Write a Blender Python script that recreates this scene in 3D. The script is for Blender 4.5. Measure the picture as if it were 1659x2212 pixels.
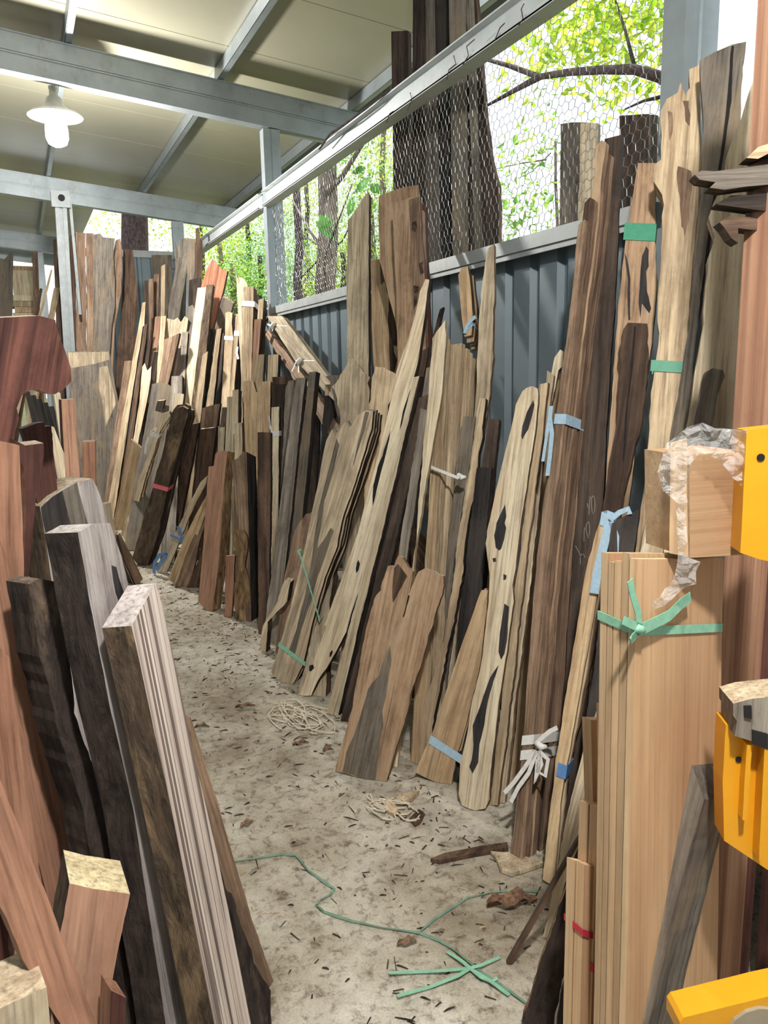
import bpy, bmesh, math, random
import numpy as np
from mathutils import Matrix, Vector

for o in list(bpy.data.objects): bpy.data.objects.remove(o)
S = bpy.context.scene
COL = S.collection

# ------------------------------------------------------------------ camera
F, CX, CY, H = 1680.0, 829.5, 1106.0, 1.5
def _n(v): v = np.asarray(v, float); return v/np.linalg.norm(v)
_d1 = _n([40-CX, 818-CY, F]); _v3 = np.array([1090-CX, 9900., F])
_dn = _n(_v3-(_v3@_d1)*_d1); _rt = np.cross(_dn, _d1)
if _rt[0] < 0: _rt = -_rt
R3 = np.array([_rt, _d1, -_dn]); C0 = np.array([0, 0, H])
cam_d = bpy.data.cameras.new('camera'); cam = bpy.data.objects.new('camera', cam_d); COL.objects.link(cam)
cam_d.sensor_fit = 'HORIZONTAL'; cam_d.sensor_width = 36; cam_d.lens = F/1659*36
cam_d.clip_start = .02; cam_d.clip_end = 300
cam.matrix_world = Matrix(((R3[0,0],-R3[0,1],-R3[0,2],0),(R3[1,0],-R3[1,1],-R3[1,2],0),(R3[2,0],-R3[2,1],-R3[2,2],H),(0,0,0,1)))
S.camera = cam
# ------------------------------------------------------------------ light
wd = bpy.data.worlds.new('sky'); S.world = wd; wd.use_nodes = True
bg = wd.node_tree.nodes['Background']
bg.inputs[0].default_value = (.86, .94, 1.0, 1); bg.inputs[1].default_value = 1.35
sun_d = bpy.data.lights.new('sun', 'SUN'); sun_d.energy = 7.0; sun_d.angle = math.radians(3); sun_d.color = (1, .98, .93)
sun = bpy.data.objects.new('sun', sun_d); COL.objects.link(sun)
sun.rotation_euler = (math.radians(-14), math.radians(16), 0)
S.view_settings.view_transform = 'Standard'; S.view_settings.look = 'None'
S.view_settings.exposure = 0.15; S.view_settings.gamma = 1.0; S.view_settings.use_curve_mapping = False
LAMP_W = 345.0

# ------------------------------------------------------------------ helpers
rnd = random.Random(11)
def ray(x, y): return _n(R3@np.array([x-CX, y-CY, F]))
def fl(x, y, z=0.): r = ray(x, y); return C0+r*((z-H)/r[2])
def oX(x, y, X): r = ray(x, y); return C0+r*(X/r[0])
def oY(x, y, Y): r = ray(x, y); return C0+r*(Y/r[1])
def on_plane(p, pl):
    r = ray(*p); m, c, k = pl; i = 0 if m == 'x' else 1
    return C0+r*((c+k*H)/(r[i]-k*r[2]))
def srgb(c):
    return tuple((v/255/12.92 if v/255 <= .04045 else ((v/255+.055)/1.055)**2.4) for v in c)+(1,)
def tag(o, label=None, cat=None, group=None, kind=None):
    if label: o['label'] = label
    if cat: o['category'] = cat
    if group: o['group'] = group
    if kind: o['kind'] = kind
    return o
def link(name, me, parent=None, mats=()):
    o = bpy.data.objects.new(name, me); COL.objects.link(o)
    if parent is not None: o.parent = parent
    for m in mats: me.materials.append(m)
    return o
def empty(name, M):
    o = bpy.data.objects.new(name, None); COL.objects.link(o); o.empty_display_size = .05; o.matrix_world = M; return o
def frameM(O, u, d, a):
    return Matrix(((u[0],d[0],a[0],O[0]),(u[1],d[1],a[1],O[1]),(u[2],d[2],a[2],O[2]),(0,0,0,1)))

class MB:
    def __init__(s): s.v = []; s.f = []; s.mi = []
    def add(s, vs, fs, mi=0):
        b = len(s.v); s.v += [tuple(float(c) for c in p) for p in vs]; s.f += [tuple(i+b for i in f) for f in fs]; s.mi += [mi]*len(fs)
    def box(s, c, sz, mi=0, rot=None):
        hx, hy, hz = sz[0]/2, sz[1]/2, sz[2]/2
        vs = [np.array((sx*hx, sy*hy, sz_*hz)) for sx in (-1,1) for sy in (-1,1) for sz_ in (-1,1)]
        if rot is not None: vs = [rot@v for v in vs]
        s.add([v+np.array(c) for v in vs], [(0,1,3,2),(4,6,7,5),(0,4,5,1),(2,3,7,6),(0,2,6,4),(1,5,7,3)], mi)
    def bar(s, p, q, w, h, up=(0,0,1), mi=0):
        p = np.array(p, float); q = np.array(q, float); a = _n(q-p); u = _n(np.cross(a, up)); v = np.cross(u, a)
        vs = [e+u*sx*w/2+v*sy*h/2 for e in (p, q) for sx, sy in ((-1,-1),(1,-1),(1,1),(-1,1))]
        s.add(vs, [(0,3,2,1),(4,5,6,7),(0,1,5,4),(1,2,6,5),(2,3,7,6),(3,0,4,7)], mi)
    def tube(s, pts, rs, n=8, mi=0, cap=True):
        pts = [np.array(p, float) for p in pts]
        if not hasattr(rs, '__len__'): rs = [rs]*len(pts)
        b = len(s.v); ref = np.array((.31, .17, .93))
        for i, p in enumerate(pts):
            a = _n(pts[min(i+1, len(pts)-1)]-pts[max(i-1, 0)])
            u = np.cross(a, ref)
            if np.linalg.norm(u) < .05: u = np.cross(a, (1, 0, 0))
            u = _n(u); v = np.cross(a, u)
            for j in range(n):
                t = 2*math.pi*j/n; s.v.append(tuple(float(c) for c in p+rs[i]*(u*math.cos(t)+v*math.sin(t))))
        for i in range(len(pts)-1):
            for j in range(n):
                s.f.append((b+i*n+j, b+i*n+(j+1)%n, b+(i+1)*n+(j+1)%n, b+(i+1)*n+j)); s.mi.append(mi)
        if cap:
            s.f.append(tuple(b+j for j in range(n))[::-1]); s.mi.append(mi)
            e = b+(len(pts)-1)*n; s.f.append(tuple(e+j for j in range(n))); s.mi.append(mi)
    def lathe(s, prof, c=(0,0,0), n=28, mi=0):
        b = len(s.v)
        for r, z in prof:
            for j in range(n):
                t = 2*math.pi*j/n; s.v.append((c[0]+r*math.cos(t), c[1]+r*math.sin(t), c[2]+z))
        for i in range(len(prof)-1):
            for j in range(n):
                s.f.append((b+i*n+j, b+i*n+(j+1)%n, b+(i+1)*n+(j+1)%n, b+(i+1)*n+j)); s.mi.append(mi)
    def ribbon(s, pts, ups, w, th=.0012, mi=0):
        """a flat strap along pts, lying square to ups"""
        pts = [np.array(p, float) for p in pts]; b = len(s.v); n = len(pts)
        if not hasattr(w, '__len__'): w = [w]*n
        if not hasattr(ups[0], '__len__'): ups = [ups]*n
        for i, p in enumerate(pts):
            a = _n(pts[min(i+1, n-1)]-pts[max(i-1, 0)]); u = np.array(ups[i], float); sd = _n(np.cross(a, u)); nn = np.cross(sd, a)
            for sx, sy in ((-1,0),(1,0),(1,1),(-1,1)): s.v.append(tuple(float(c) for c in p+sd*sx*w[i]/2+nn*sy*th))
        for i in range(n-1):
            for j in range(4): s.f.append((b+i*4+j, b+i*4+(j+1)%4, b+i*4+4+(j+1)%4, b+i*4+4+j)); s.mi.append(mi)
        s.f += [(b, b+3, b+2, b+1), (b+n*4-4, b+n*4-3, b+n*4-2, b+n*4-1)]; s.mi += [mi, mi]
    def build(s, name, mats, parent=None, smooth=False, origin=None):
        me = bpy.data.meshes.new(name)
        vs = s.v
        if origin is not None: vs = [(x-origin[0], y-origin[1], z-origin[2]) for x, y, z in vs]
        me.from_pydata(vs, [], s.f)
        if not isinstance(mats, (list, tuple)): mats = [mats]
        for m in mats: me.materials.append(m)
        me.polygons.foreach_set('material_index', s.mi)
        if smooth: me.polygons.foreach_set('use_smooth', [True]*len(s.f))
        bm = bmesh.new(); bm.from_mesh(me); bmesh.ops.recalc_face_normals(bm, faces=bm.faces); bm.to_mesh(me); bm.free()
        o = link(name, me, parent)
        if origin is not None: o.location = origin
        return o

# ------------------------------------------------------------------ materials
def mat(name):
    m = bpy.data.materials.new(name); m.use_nodes = True; nt = m.node_tree
    return m, nt, nt.nodes, nt.links, nt.nodes['Principled BSDF']
def ramp(N, stops):
    r = N.new('ShaderNodeValToRGB'); e = r.color_ramp.elements
    e[0].position, e[0].color = stops[0]; e[1].position, e[1].color = stops[-1]
    for p, c in stops[1:-1]:
        x = e.new(p); x.color = c
    return r
def noise(N, L, co, sc, det=5, rough=.6, dist=0.):
    mp = N.new('ShaderNodeMapping'); mp.inputs['Scale'].default_value = sc; L.new(co, mp.inputs['Vector'])
    t = N.new('ShaderNodeTexNoise'); t.inputs['Scale'].default_value = 1; t.inputs['Detail'].default_value = det
    t.inputs['Roughness'].default_value = rough; t.inputs['Distortion'].default_value = dist
    L.new(mp.outputs[0], t.inputs['Vector']); return t.outputs['Fac']
def mixc(N, L, f, a, b, mode='MIX'):
    x = N.new('ShaderNodeMix'); x.data_type = 'RGBA'; x.blend_type = mode
    for s, v in ((0, f), (6, a), (7, b)):
        if hasattr(v, 'is_linked'): L.new(v, x.inputs[s])
        else: x.inputs[s].default_value = v
    return x.outputs[2]
def wood(name, base, dark, blot=None, amt=.5, sx=26., sz=1.3, fine=110., contrast=.5, rough=.8, bump=.35, var=.2, lines=0., crack=.8, mott=.7, fa=.8):
    """sawn timber: grain runs along the piece's own length (local z)"""
    m, nt, N, L, P = mat(name)
    tc = N.new('ShaderNodeTexCoord'); oi = N.new('ShaderNodeObjectInfo')
    ad = N.new('ShaderNodeVectorMath'); ad.operation = 'ADD'
    ml = N.new('ShaderNodeMath'); ml.operation = 'MULTIPLY'; ml.inputs[1].default_value = 37.; L.new(oi.outputs['Random'], ml.inputs[0])
    L.new(tc.outputs['Object'], ad.inputs[0]); L.new(ml.outputs[0], ad.inputs[1]); co = ad.outputs[0]
    g = noise(N, L, co, (sx, sx, sz), 4, .55, .6)
    fg = noise(N, L, co, (fine, fine, sz*3), 3, .6)
    b = srgb(base); d = srgb(dark)
    rg = ramp(N, [(.5-.28*(1.15-contrast), d), (.5+.25*(1.15-contrast), b)]); L.new(g, rg.inputs[0])
    rf = ramp(N, [(.3, (.42,.39,.37,1)), (.5, (1.0,1.0,1.0,1)), (.7, (1.22,1.2,1.18,1))]); L.new(fg, rf.inputs[0])
    c = mixc(N, L, fa, rg.outputs[0], rf.outputs[0], 'MULTIPLY')
    md = noise(N, L, co, (16, 16, 7), 8, .78, .3); rm = ramp(N, [(.34, (.5,.47,.45,1)), (.52, (1,1,1,1))]); L.new(md, rm.inputs[0]); c = mixc(N, L, mott, c, rm.outputs[0], 'MULTIPLY')
    ck = noise(N, L, co, (sx*2.6, sx*2.6, sz*.55), 3, .7, .9)
    rk_ = ramp(N, [(.29, (.3,.27,.25,1)), (.37, (1,1,1,1))]); L.new(ck, rk_.inputs[0]); c = mixc(N, L, crack, c, rk_.outputs[0], 'MULTIPLY')
    if lines:
        ln = noise(N, L, co, (lines, lines, .5), 2, .5, 1.5)
        rl = ramp(N, [(.45, (.2,.16,.16,1)), (.5, (1,1,1,1))]); L.new(ln, rl.inputs[0])
        c = mixc(N, L, .9, c, rl.outputs[0], 'MULTIPLY')
    if blot:
        bl = noise(N, L, co, (7, 7, 2.2), 6, .65, .8)
        rb = ramp(N, [(.47, (0,0,0,1)), (.62, (1,1,1,1))]); L.new(bl, rb.inputs[0])
        k = N.new('ShaderNodeMath'); k.operation = 'MULTIPLY'; k.inputs[1].default_value = amt; L.new(rb.outputs[0], k.inputs[0])
        c = mixc(N, L, k.outputs[0], c, srgb(blot))
    hv = N.new('ShaderNodeHueSaturation'); hv.inputs['Saturation'].default_value = .84; mr = N.new('ShaderNodeMapRange'); L.new(oi.outputs['Random'], mr.inputs[0])
    mr.inputs[3].default_value = 1-var; mr.inputs[4].default_value = 1+var*.7
    L.new(mr.outputs[0], hv.inputs['Value']); L.new(c, hv.inputs['Color']); L.new(hv.outputs[0], P.inputs['Base Color'])
    P.inputs['Roughness'].default_value = rough; P.inputs['Specular IOR Level'].default_value = .25
    bp = N.new('ShaderNodeBump'); bp.inputs['Strength'].default_value = bump; bp.inputs['Distance'].default_value = .006
    mx = N.new('ShaderNodeMath'); mx.operation = 'ADD'; L.new(fg, mx.inputs[0]); L.new(g, mx.inputs[1])
    L.new(mx.outputs[0], bp.inputs['Height']); L.new(bp.outputs[0], P.inputs['Normal'])
    return m
def barkm(name, base, dark, pale=None, sc=(38, 38, 9), bump=1.0, amt=.6):
    m, nt, N, L, P = mat(name)
    tc = N.new('ShaderNodeTexCoord'); oi = N.new('ShaderNodeObjectInfo')
    ad = N.new('ShaderNodeVectorMath'); ad.operation = 'ADD'; L.new(tc.outputs['Object'], ad.inputs[0])
    ml = N.new('ShaderNodeMath'); ml.operation = 'MULTIPLY'; ml.inputs[1].default_value = 23.; L.new(oi.outputs['Random'], ml.inputs[0]); L.new(ml.outputs[0], ad.inputs[1]); co = ad.outputs[0]
    g = noise(N, L, co, sc, 7, .7, .5)
    r = ramp(N, [(.32, srgb(dark)), (.66, srgb(base))]); L.new(g, r.inputs[0]); c = r.outputs[0]
    if pale:
        p = noise(N, L, co, (9, 9, 3), 6, .7, .4)
        rp = ramp(N, [(.56, (0,0,0,1)), (.66, (amt,amt,amt,1))]); L.new(p, rp.inputs[0])
        c = mixc(N, L, rp.outputs[0], c, srgb(pale))
    L.new(c, P.inputs['Base Color']); P.inputs['Roughness'].default_value = .9; P.inputs['Specular IOR Level'].default_value = .15
    bp = N.new('ShaderNodeBump'); bp.inputs['Strength'].default_value = bump; bp.inputs['Distance'].default_value = .012
    L.new(g, bp.inputs['Height']); L.new(bp.outputs[0], P.inputs['Normal'])
    return m
def plain(name, col, rough=.6, metal=0., nz=.12, sc=12., bump=.1, dirt=None):
    m, nt, N, L, P = mat(name)
    tc = N.new('ShaderNodeTexCoord'); g = noise(N, L, tc.outputs['Object'], (sc,)*3, 6, .65)
    c = srgb(col); r = ramp(N, [(.3, tuple(v*(1-nz*1.6) for v in c[:3])+(1,)), (.7, tuple(min(1, v*(1+nz)) for v in c[:3])+(1,))]); L.new(g, r.inputs[0])
    o = r.outputs[0]
    if dirt:
        d = noise(N, L, tc.outputs['Object'], (sc*.6, sc*.6, sc*.25), 7, .75)
        rd = ramp(N, [(.58, (0,0,0,1)), (.72, (.7,.7,.7,1))]); L.new(d, rd.inputs[0]); o = mixc(N, L, rd.outputs[0], o, srgb(dirt))
    L.new(o, P.inputs['Base Color']); P.inputs['Roughness'].default_value = rough; P.inputs['Metallic'].default_value = metal
    if bump:
        bp = N.new('ShaderNodeBump'); bp.inputs['Strength'].default_value = bump; bp.inputs['Distance'].default_value = .003
        L.new(g, bp.inputs['Height']); L.new(bp.outputs[0], P.inputs['Normal'])
    return m
W = {}
W['pale'] = wood('wood_pale', (234,218,184), (204,178,138), (176,150,114), .3, crack=.35, mott=.4)
W['tan'] = wood('wood_tan', (218,192,150), (168,138,100), (132,108,82), .45, mott=.5)
W['gold'] = wood('wood_gold', (218,186,136), (178,140,94), (140,110,80), .35, mott=.5)
W['olive'] = wood('wood_olive', (216,196,160), (166,142,110), (120,106,88), .5, mott=.5)
W['brown'] = wood('wood_brown', (172,138,106), (118,88,66), (80,62,50), .5)
W['stain'] = wood('wood_stained', (178,142,104), (146,112,80), (200,170,130), .4, contrast=.35)
W['umber'] = wood('wood_umber', (120,90,66), (70,50,38), (46,36,30), .5)
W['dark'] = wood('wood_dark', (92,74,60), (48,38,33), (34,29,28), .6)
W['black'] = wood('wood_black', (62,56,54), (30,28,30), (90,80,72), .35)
W['grey'] = wood('wood_grey', (158,146,130), (104,94,84), (84,76,70), .5)
W['slate'] = wood('wood_slate_grey', (134,124,112), (92,84,76), (150,126,92), .5, contrast=.3)
W['red'] = wood('wood_red', (186,128,92), (152,98,66), (130,84,60), .35, contrast=.35, crack=.2, mott=.4)
W['redd'] = wood('wood_dark_red', (112,62,48), (68,36,30), (48,28,26), .4)
W['orange'] = wood('wood_orange', (206,128,78), (156,84,48), (120,62,40), .35)
W['salmon'] = wood('wood_salmon', (192,140,104), (160,110,80), (142,98,76), .3, contrast=.3, crack=.2, mott=.4)
W['pine'] = wood('wood_pine', (208,164,112), (178,130,82), (194,146,96), .3, crack=.1, sx=9, sz=.55, contrast=.5, bump=.12, mott=.15, fa=.3)
W['pinel'] = wood('wood_pine_light', (220,184,134), (192,150,102), None, 0, crack=.1, sx=20, sz=.8, contrast=.45, bump=.12, mott=.15, fa=.3)
W['frame'] = wood('wood_shelf_frame', (184,132,94), (152,100,68), (146,96,66), .25, crack=.2, sx=40, sz=.6, contrast=.5, bump=.2, var=.08, mott=.2, fa=.5)
W['zebra'] = wood('wood_striped', (222,206,194), (190,170,158), None, 0, sx=30, sz=.3, contrast=.4, lines=55, bump=.1, crack=.1, mott=.3)
W['lilac'] = wood('wood_pale_grey', (196,186,182), (158,146,142), (110,98,96), .35, contrast=.4)
W['end'] = wood('end_grain', (204,184,150), (160,136,104), (130,108,84), .4, sx=40, sz=40)
W['endd'] = wood('end_grain_dark', (120,100,82), (76,62,52), None, 0, sx=40, sz=40)
W['endr'] = wood('end_grain_red', (188,140,110), (140,96,70), None, 0, sx=40, sz=40)
W['cream'] = wood('end_dusty_cream', (232,214,166), (206,184,132), None, 0, sx=50, sz=50, var=.05)
W['void'] = wood('wood_dark_heart', (66,62,62), (40,37,40), None, 0, sx=30, sz=2, var=.1)
W['heart'] = wood('wood_grey_heart', (122,112,98), (88,78,68), (150,132,104), .3, var=.1)
W['bark'] = barkm('bark', (112,94,78), (44,37,33), (164,138,106), amt=.6)
W['barkd'] = barkm('bark_dark', (80,68,62), (28,25,26), (140,120,100), amt=.5)
W['barkp'] = barkm('bark_pale', (164,134,98), (74,56,42), (206,176,128), amt=.6)
M_STEEL = plain('galvanised_steel', (158,167,171), .4, .55, .1, 5., .05, dirt=(120,116,106))
M_STEELW = plain('zinc_painted_steel', (206,212,212), .5, .25, .08, 6., .05, dirt=(120,104,88))
M_PANEL = plain('ceiling_panel_sheet', (150,147,128), .28, 0., .05, 1.2, .02)
M_FENCE = plain('blue_grey_sheet_metal', (118,132,140), .45, .1, .08, 2.5, .02)
M_FENCED = plain('fence_rail_cap', (168,172,172), .5, .3, .1, 10., .05, dirt=(120,112,100))
M_GREEN = plain('green_strap', (48,140,108), .5, 0, .1, 60.)
M_MINT = plain('mint_strap', (142,196,168), .5, 0, .12, 60.)
M_BLUE = plain('blue_strap', (96,140,196), .5, 0, .12, 60.)
M_SKY = plain('pale_blue_tape', (168,196,216), .4, 0, .1, 90.)
M_WHITE = plain('white_string', (232,230,226), .5, 0, .08, 80.)
M_RED = plain('red_tape', (196,52,72), .5, 0, .08, 60.)
M_PINK = plain('pink_tape', (226,110,122), .5, 0, .08, 60.)
M_YEL = plain('yellow_plastic', (232,164,30), .4, 0, .06, 6., .05, dirt=(176,124,40))
M_HOLE = plain('dark_hole', (22,20,20), .9)
# ------------------------------------------------------------------ board builders
def mkframe(b, t, pl, az):
    if not isinstance(pl, tuple): pl = ('x', fl(*b)[0], pl)
    elif len(pl) == 2: pl = (pl[0], fl(*b)[0 if pl[0] == 'x' else 1], pl[1])
    B = on_plane(b, pl); T = on_plane(t, pl); a = _n(T-B)
    if a[2] < 0: a = -a
    O = B-a*(B[2]/a[2])
    n = np.array([math.cos(math.radians(az)), math.sin(math.radians(az)), 0]); n = _n(n-(n@a)*a)
    if n@(C0-B) < 0: n = -n
    u = np.cross(a, n)
    return dict(O=O, u=u, d=-n, a=a, n=n, zb=(B-O)@a)
def loc(p, fr):
    r = ray(*p); den = r@fr['n']
    if abs(den) < .08: den = math.copysign(.08, den)
    P = C0+r*(((fr['O']-C0)@fr['n'])/den)
    return np.array([(P-fr['O'])@fr['u'], (P-fr['O'])@fr['a']])
def rough_poly(pts, seg, amp, rng, jag=0.):
    out = []; n = len(pts); ph = rng.random()*9
    for i in range(n):
        p, q = pts[i], pts[(i+1) % n]; L = np.linalg.norm(q-p); k = max(1, int(L/seg)); out.append(p)
        if L < 1e-6: continue
        t = (q-p)/L; nn = np.array([-t[1], t[0]]); endy = abs(t[0]) > abs(t[1])
        A = max(amp*(.5 if endy else 1), jag if endy else 0)
        for j in range(1, k):
            s = L*j/k; w = min(1., 4*min(j, k-j)/k+.3)
            out.append(p+t*s+nn*A*w*((.5*math.sin(s*6.3+ph+i*2)+.3*math.sin(s*23+ph*2))*(not endy)+(rng.random()-.5)*(1.1 if endy else .7)))
    return out
def prism_mesh(name, pts, y0, y1, fr, mats):
    def cl(x, y, z):
        wz = fr['O'][2]+x*fr['u'][2]+y*fr['d'][2]+z*fr['a'][2]
        if wz < .002: z += (.002-wz)/fr['a'][2]
        return (float(x), float(y), float(z))
    n = len(pts)
    vs = [cl(x, y0, z) for x, z in pts]+[cl(x, y1, z) for x, z in pts]
    fs = [tuple(range(n)), tuple(range(2*n-1, n-1, -1))]; mi = [0, 0]
    for i in range(n):
        j = (i+1) % n; fs.append((j, i, i+n, j+n)); e = pts[j]-pts[i]
        mi.append(2 if abs(e[0]) > 1.2*abs(e[1]) else 1)
    me = bpy.data.meshes.new(name); me.from_pydata(vs, [], fs)
    for m in mats: me.materials.append(m)
    me.polygons.foreach_set('material_index', mi)
    bm = bmesh.new(); bm.from_mesh(me); bmesh.ops.triangulate(bm, faces=[f for f in bm.faces if len(f.verts) > 4])
    bmesh.ops.recalc_face_normals(bm, faces=bm.faces); bm.to_mesh(me); bm.free()
    return me
def outline(q, pts, b, t, pl, az, ext):
    P = [np.array((q[i], q[i+1]), float) for i in range(0, 8, 2)] if pts is None else [np.array(p, float) for p in pts]
    if pts is None: b = b or (P[2]+P[3])/2; t = t or (P[0]+P[1])/2
    fr = mkframe(b, t, pl, az); Lp = [loc(p, fr) for p in P]
    if ext is None: ext = isinstance(pl, tuple) and len(pl) == 3
    if ext:
        if pts is None: k = [2, 3]
        else: k = sorted(sorted(range(len(P)), key=lambda i: -P[i][1])[:2])
        n = len(P)
        for i, prev in ((k[0], (k[0]-1) % n), (k[1], (k[1]+1) % n)):
            e = Lp[i]-Lp[prev]
            s = Lp[i][0]+(e[0]/e[1]*(0-Lp[i][1])*.6 if abs(e[1]) > .05 else 0); Lp[i] = np.array([s, 0.])
    return fr, Lp
BN = [0]
def board(label, q=None, pl=.25, az=232, th=.03, m='tan', e=None, end='end', rough=.004, name='board', cat='board', pts=None, b=None, t=None, ext=None, group=None, jag=0., seg=None):
    fr, Lp = outline(q, pts, b, t, pl, az, ext); BN[0] += 1; rng = random.Random(BN[0]*7+3)
    Lg = max(p[1] for p in Lp)
    near = fr['O'][1] < 4.6
    P = rough_poly(Lp, seg or (max(.016, Lg/75) if near else max(.03, Lg/40)), rough, rng, max(jag, 0 if rough < .003 else .007))
    me = prism_mesh(name, P, 0, th, fr, [W[m], W[e or m], W[end]])
    o = link(name, me); o.matrix_world = frameM(fr['O'], fr['u'], fr['d'], fr['a']); tag(o, label, cat, group)
    return dict(o=o, fr=fr, D=th, pts=Lp)
def bundle(label, q=None, n=4, pl=.25, az=232, th=.022, ms=('tan',), e=None, end='end', rough=.004, name='board_bundle', pts=None, b=None, t=None, ext=None, gap=.004, dz=.03, dx=.006, group=None, jag=0., cat='board bundle', rise=None):
    fr, Lp = outline(q, pts, b, t, pl, az, ext); BN[0] += 1; rng = random.Random(BN[0]*7+3)
    Em = empty(name, frameM(fr['O'], fr['u'], fr['d'], fr['a'])); tag(Em, label, cat, group); y = 0.; Lg = max(p[1] for p in Lp)
    for i in range(n):
        L2 = [np.array(p) for p in Lp]
        if i:
            ddz = (rng.random()-.6)*dz*2; ddx = (rng.random()-.5)*dx*2
            for p in L2:
                if p[1] > Lg*.5: p[1] += ddz
                p[0] += ddx
            if rise:
                for p in L2:
                    if p[1] > Lg*.97: p[1] += rise[i]
        P = rough_poly(L2, max(.025, Lg/45), rough, rng, max(jag, 0 if rough < .003 else .007)); t_ = th*(.8+.4*rng.random())
        me = prism_mesh('board', P, y, y+t_, fr, [W[ms[i % len(ms)]], W[e or ms[i % len(ms)]], W[end]])
        link('board', me, Em); y += t_+gap*(.4+rng.random())
    return dict(o=Em, fr=fr, D=y, pts=Lp)
def strap(B, p, q, h, m, name='strap', off=.003, parent=None):
    """a band all the way round the piece, its front running from pixel p to pixel q"""
    fr = B['fr']; A = loc(p, fr); Z = loc(q, fr); D = B['D']+off; mb = MB()
    ring = [(A[0]-off, -off, A[1]), (Z[0]+off, -off, Z[1]), (Z[0]+off, D, Z[1]+.01), (A[0]-off, D, A[1]+.01)]
    vs = []
    for x, y, z in ring:
        for s in (-1, 1): vs.append((x, y, z+s*h/2))
    cx = (A[0]+Z[0])/2; cy = D/2
    for x, y, z in ring:
        for s in (-1, 1): vs.append((x-.0012*(1 if x > cx else -1), y-.0012*(1 if y > cy else -1), z+s*h/2))
    fs = []
    for i in range(4):
        j = (i+1) % 4
        fs += [(2*i, 2*j, 2*j+1, 2*i+1), (8+2*i, 8+2*i+1, 8+2*j+1, 8+2*j), (2*i, 8+2*i, 8+2*j, 2*j), (2*i+1, 2*j+1, 8+2*j+1, 8+2*i+1)]
    mb.add(vs, fs); return mb.build(name, m, B['o'] if parent is None else parent)
def tail(B, path, w, m, name='strap_end', off=.008, lift=0.):
    fr = B['fr']; pts = []
    for i, p in enumerate(path):
        x, z = loc(p, fr); pts.append((x, -off-lift*i, z))
    mb = MB(); mb.ribbon(pts, (0, -1, 0), w); return mb.build(name, m, B['o'])
def knot(B, p, r, m, name='knot'):
    x, z = loc(p, B['fr']); mb = MB(); g = random.Random(int(p[0]))
    mb.tube([(x-r, -.006, z), (x-r*.4, -.006-r*.5, z+r*.3), (x+r*.4, -.006-r*.5, z-r*.2), (x+r, -.006, z)], [r*.3, r*.6, r*.6, r*.3], 7)
    return mb.build(name, m, B['o'], True)
def patch(B, path, m, name, rough=.002, th=.0015, label=None):
    fr = B['fr']; P = rough_poly([loc(p, fr) for p in path], .02, rough, random.Random(int(path[0][0]*3+path[0][1])))
    me = prism_mesh(name, P, -th, .0004, fr, [m, m, m]); o = link(name, me, B['o'])
    if label: o['label'] = label
    return o

# ------------------------------------------------------------------ the setting
def floor_mat():
    m, nt, N, L, P = mat('dusty_concrete')
    tc = N.new('ShaderNodeTexCoord'); co = tc.outputs['Object']
    a = noise(N, L, co, (2.2, 2.2, 2.2), 8, .68, .3); b = noise(N, L, co, (26, 26, 26), 6, .75, .4); c = noise(N, L, co, (150, 150, 150), 3, .7)
    ra = ramp(N, [(.34, srgb((150,138,120))), (.5, srgb((188,180,164))), (.66, srgb((220,214,202)))]); L.new(a, ra.inputs[0])
    rb = ramp(N, [(.33, srgb((120,104,86))), (.5, (1,1,1,1))]); L.new(b, rb.inputs[0])
    col = mixc(N, L, .8, ra.outputs[0], rb.outputs[0], 'MULTIPLY')
    rc = ramp(N, [(.3, (.6,.56,.5,1)), (.55, (1,1,1,1))]); L.new(c, rc.inputs[0])
    col = mixc(N, L, .55, col, rc.outputs[0], 'MULTIPLY')
    d = noise(N, L, co, (5, 5, 5), 7, .7, 1.2); rd = ramp(N, [(.57, (0,0,0,1)), (.72, (.6,.6,.6,1))]); L.new(d, rd.inputs[0])
    col = mixc(N, L, rd.outputs[0], col, srgb((108,90,72)))
    L.new(col, P.inputs['Base Color']); P.inputs['Roughness'].default_value = .92; P.inputs['Specular IOR Level'].default_value = .15
    bp = N.new('ShaderNodeBump'); bp.inputs['Strength'].default_value = .6; bp.inputs['Distance'].default_value = .006
    s = N.new('ShaderNodeMath'); s.operation = 'ADD'; L.new(b, s.inputs[0]); L.new(c, s.inputs[1]); L.new(s.outputs[0], bp.inputs['Height']); L.new(bp.outputs[0], P.inputs['Normal'])
    return m
mb = MB(); mb.box((-.3, 8, -.05), (5.4, 22, .1)); o = mb.build('floor', floor_mat()); tag(o, 'dusty cream concrete floor of the aisle between the boards', 'floor', kind='structure')
M_EARTH = barkm('leaf_litter_earth', (92,98,58), (52,52,36), (132,120,84), (3,3,3), .5)
mb = MB(); mb.box((22.3, 12, -.08), (40, 80, .12)); mb.box((-10, 42, -.08), (25, 46, .12)); o = mb.build('ground', M_EARTH); tag(o, 'leafy earth outside the shed beyond the fence', 'ground', kind='structure')
ZB = lambda X: 4.075-.0957*X
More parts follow.
